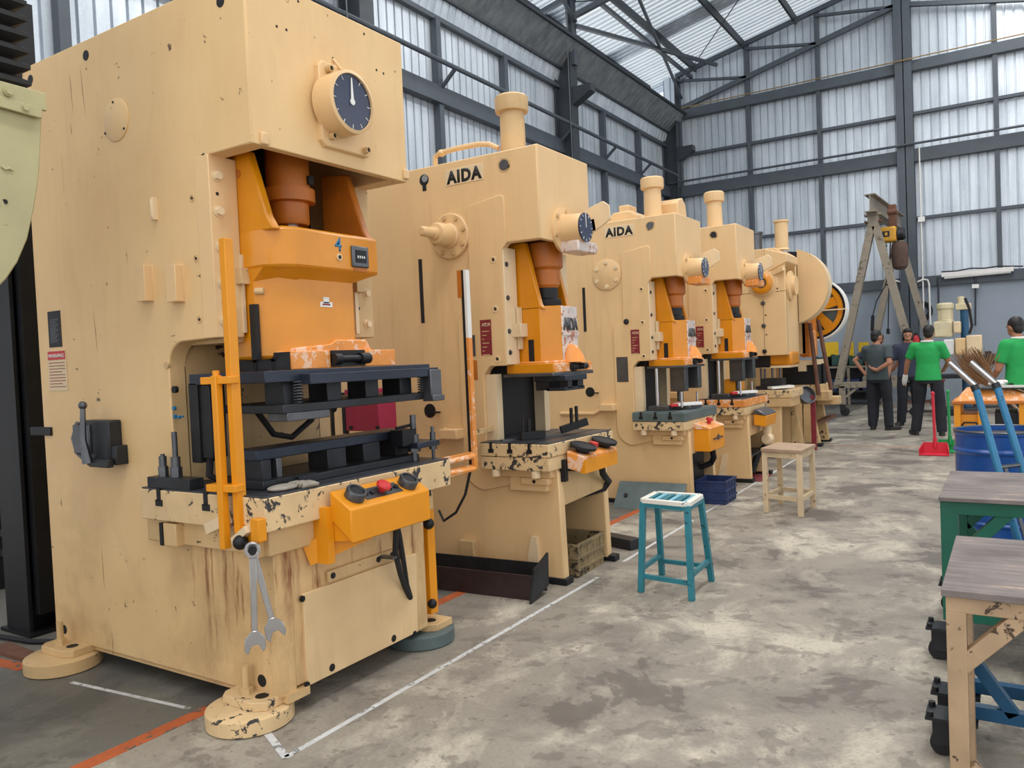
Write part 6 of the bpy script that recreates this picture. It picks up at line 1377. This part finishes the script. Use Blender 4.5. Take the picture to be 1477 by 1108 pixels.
# ================================================================== BACK WALL MACHINES AND BENCHES
def drill():
    y = 17.6; P_ = lambda u, v: PY(u, v, y)
    t = thing('drill_press', (P_(1375, 545).x, y+.3, 0), 'cream upright drilling machine with a motor on top by the back wall', 'machine')
    a, c = P_(1353, 438), P_(1372, 462); mx = (a.x+c.x)/2
    m_ = part('motor', 'motor_cream', t, lambda b: b.lathe((mx, y+.15, c.z-.02), (0, 0, 1), [(.15, 0), (.15, .03), (.13, .04), (.13, a.z-c.z-.10), (.155, a.z-c.z-.08), (.155, a.z-c.z), (.11, a.z-c.z+.03), (.001, a.z-c.z+.03)], 24))
    for k in range(10):
        an = 2*math.pi*k/10; part('cooling_fin', 'motor_cream', m_, lambda b: b.bar((mx+.13*math.cos(an), y+.15+.13*math.sin(an), c.z+.03), (mx+.13*math.cos(an), y+.15+.13*math.sin(an), a.z-.10), .012, .012, (1, 0, 0)))
    a, c = P_(1346, 464), P_(1374, 486)
    part('gear_head', 'motor_cream', t, lambda b: b.box(a.x, c.x, y, y+.4, c.z, a.z), .03)
    a, c = P_(1375, 464), P_(1386, 480); part('feed_box', 'cream_pale', t, lambda b: b.box(a.x, c.x, y-.05, y+.2, c.z, a.z), .02)
    a, c = P_(1386, 440), P_(1399, 600); part('column', 'table_blue', t, lambda b: b.cyl((P_(1391, 500).x, y+.3, .05), (P_(1391, 500).x, y+.3, a.z), .07))
    part('column_cap', 'motor_cream', t, lambda b: (b.box(P_(1377, 440).x, P_(1400, 440).x, y+.2, y+.42, P_(1390, 446).z, P_(1390, 437).z), b.cyl((P_(1385, 440).x, y+.3, P_(1385, 440).z), (P_(1385, 440).x, y+.3, P_(1385, 427).z), .06)), .01)
    a, c = P_(1361, 490), P_(1377, 512); part('spindle_cover', 'white', t, lambda b: b.box(a.x, c.x, y-.05, y+.3, c.z, a.z), .02)
    a, c = P_(1378, 488), P_(1394, 512); part('arm_cover', 'cream', t, lambda b: b.box(a.x, c.x, y-.15, y+.2, c.z, a.z), .02)
    a, c = P_(1394, 484), P_(1417, 513); part('arm_box', 'cream_pale', t, lambda b: b.box(a.x, c.x, y-.2, y+.3, c.z-.02, a.z), .02)
    part('base', 'steel_dark', t, lambda b: b.box(P_(1350, 600).x, P_(1420, 600).x, y-.1, y+.6, 0, .14), .02)
    part('table', 'steel_dark', t, lambda b: b.box(P_(1355, 540).x, P_(1420, 540).x, y-.1, y+.4, .72, .80), .01)
    part('hose', 'rubber', t, lambda b: b.tube([P_(1392, 430), P_(1398, 445), P_(1402, 470), P_(1398, 482)], .025))
    part('knob_arm', 'rubber', t, lambda b: b.tube([P_(1388, 512), P_(1390, 506), P_(1394, 508), P_(1394, 514)], .02))
drill()
def bench_back():
    t = thing('storage_bench', (-3.4, 21.10, 0), 'dark steel bench with a pale frame under the yellow posters', 'bench')
    for xx in (-4.2, -3.4, -2.65): part('post', 'gantry', t, lambda b: b.box(xx-.03, xx+.03, 20.70, 20.76, 0, .92))
    part('bench_top', 'gantry', t, lambda b: b.box(-4.3, -2.6, 20.70, 21.40, .90, .95))
    part('back_panel', 'steel_dark', t, lambda b: b.box(-4.25, -2.62, 21.35, 21.40, .1, .9))
    part('lower_shelf', 'steel_dark', t, lambda b: b.box(-4.25, -2.62, 20.72, 21.38, .30, .34))
    for k in range(4):
        x0 = -4.2+.40*k
        o = part('parts_bin', 'plastic_green', None, lambda b: (b.box(x0, x0+.36, 20.75, 21.20, .95, .97), b.box(x0, x0+.02, 20.75, 21.20, .95, 1.20+.04*(k % 2)), b.box(x0+.34, x0+.36, 20.75, 21.20, .95, 1.20+.04*(k % 2)), b.box(x0, x0+.36, 20.75, 20.77, .95, 1.18+.04*(k % 2)), b.box(x0, x0+.36, 21.18, 21.20, .95, 1.18+.04*(k % 2)), b.box(x0+.02, x0+.34, 20.77, 21.18, .97, 1.14)))
        tag(o, 'dark green plastic parts bin on the bench under the posters', 'bin', 'green bins on the back bench')
    for k in range(3):
        x0 = -4.1+.5*k
        o = part('parts_bin', 'crate_blue', None, lambda b: (b.prism([(x0, .34), (x0+.42, .34), (x0+.44, .62), (x0-.02, .62)], 'y', 20.79, 21.29)), .006)
        tag(o, 'dark blue plastic bin on the lower shelf of the back bench', 'bin', 'blue bins on the lower shelf')
bench_back()
def side_bench():
    t = thing('scrap_trolley', (-1.9, 18.3, 0), 'low red-edged trolley with dark parts behind the standing people', 'trolley')
    part('deck', 'rust', t, lambda b: b.box(-2.0, -1.2, 18.2, 18.8, .62, .66)); part('deck_edge', 'red', t, lambda b: b.box(-2.0, -1.2, 18.18, 18.2, .64, .68))
    for xx in (-1.95, -1.25):
        for yy in (18.25, 18.75): part('leg', 'rust', t, lambda b: b.box(xx-.025, xx+.025, yy-.025, yy+.025, 0, .62))
    part('shelf', 'rust', t, lambda b: b.box(-2.0, -1.2, 18.2, 18.8, .2, .23))
    for k in range(3):
        o = part('scrap_block', 'steel_dark', None, lambda b: b.box(-1.9+.22*k, -1.73+.22*k, 18.3, 18.6, .66, .80+.04*k), .01); tag(o, 'dark steel scrap block on the low trolley', 'steel block', 'scrap blocks on the trolley')
    e = thing('fire_extinguisher', (-1.93, 21.15, 1.1), 'red fire extinguisher hung on the wide column of the back wall', 'extinguisher')
    q = PY(1321, 492, 21.15)
    part('cylinder', 'red', e, lambda b: b.lathe((q.x, 21.15, q.z-.32), (0, 0, 1), [(.08, 0), (.085, .02), (.085, .38), (.05, .45), (.025, .47), (.001, .47)], 18))
    part('valve', 'steel_black', e, lambda b: (b.box(q.x-.03, q.x+.03, 21.11, 21.18, q.z+.13, q.z+.19), b.tube([(q.x+.03, 21.14, q.z+.15), (q.x+.10, 21.13, q.z+.05), (q.x+.1, 21.13, q.z-.15)], .012)))
    part('wall_bracket', 'steel_dark', e, lambda b: b.box(q.x-.06, q.x+.06, 21.20, 21.262, q.z-.05, q.z+.02))
    # dark work bench at the right by the back wall
    t = thing('work_bench', (.2, 19.5, 0), 'dark work bench with wire mesh front by the back wall', 'bench')
    part('bench_top', 'steel_dark', t, lambda b: b.box(-.75, 2.2, 19.3, 20.1, .92, .97))
    for xx in (-.7, .6, 2.1):
        for yy in (19.35, 20.05): part('leg', 'steel_dark', t, lambda b: b.box(xx-.03, xx+.03, yy-.03, yy+.03, 0, .92))
    part('shelf', 'steel_dark', t, lambda b: b.box(-.75, 2.2, 19.3, 20.1, .3, .34))
    for k in range(5):
        o = part('tool_box', ['steel_dark', 'crate_blue', 'steel_mid', 'white', 'rust'][k], None, lambda b: (b.box(-.6+.42*k, -.28+.42*k, 19.4, 19.8, .97, 1.14+.03*(k % 3)), b.box(-.50+.42*k, -.38+.42*k, 19.56, 19.64, 1.14, 1.20+.03*(k % 3))), .008)
        tag(o, ['dark steel', 'blue', 'bare metal', 'white', 'rust brown'][k]+' tool box on the work bench by the back wall', 'tool box', 'tool boxes on the bench')
side_bench()
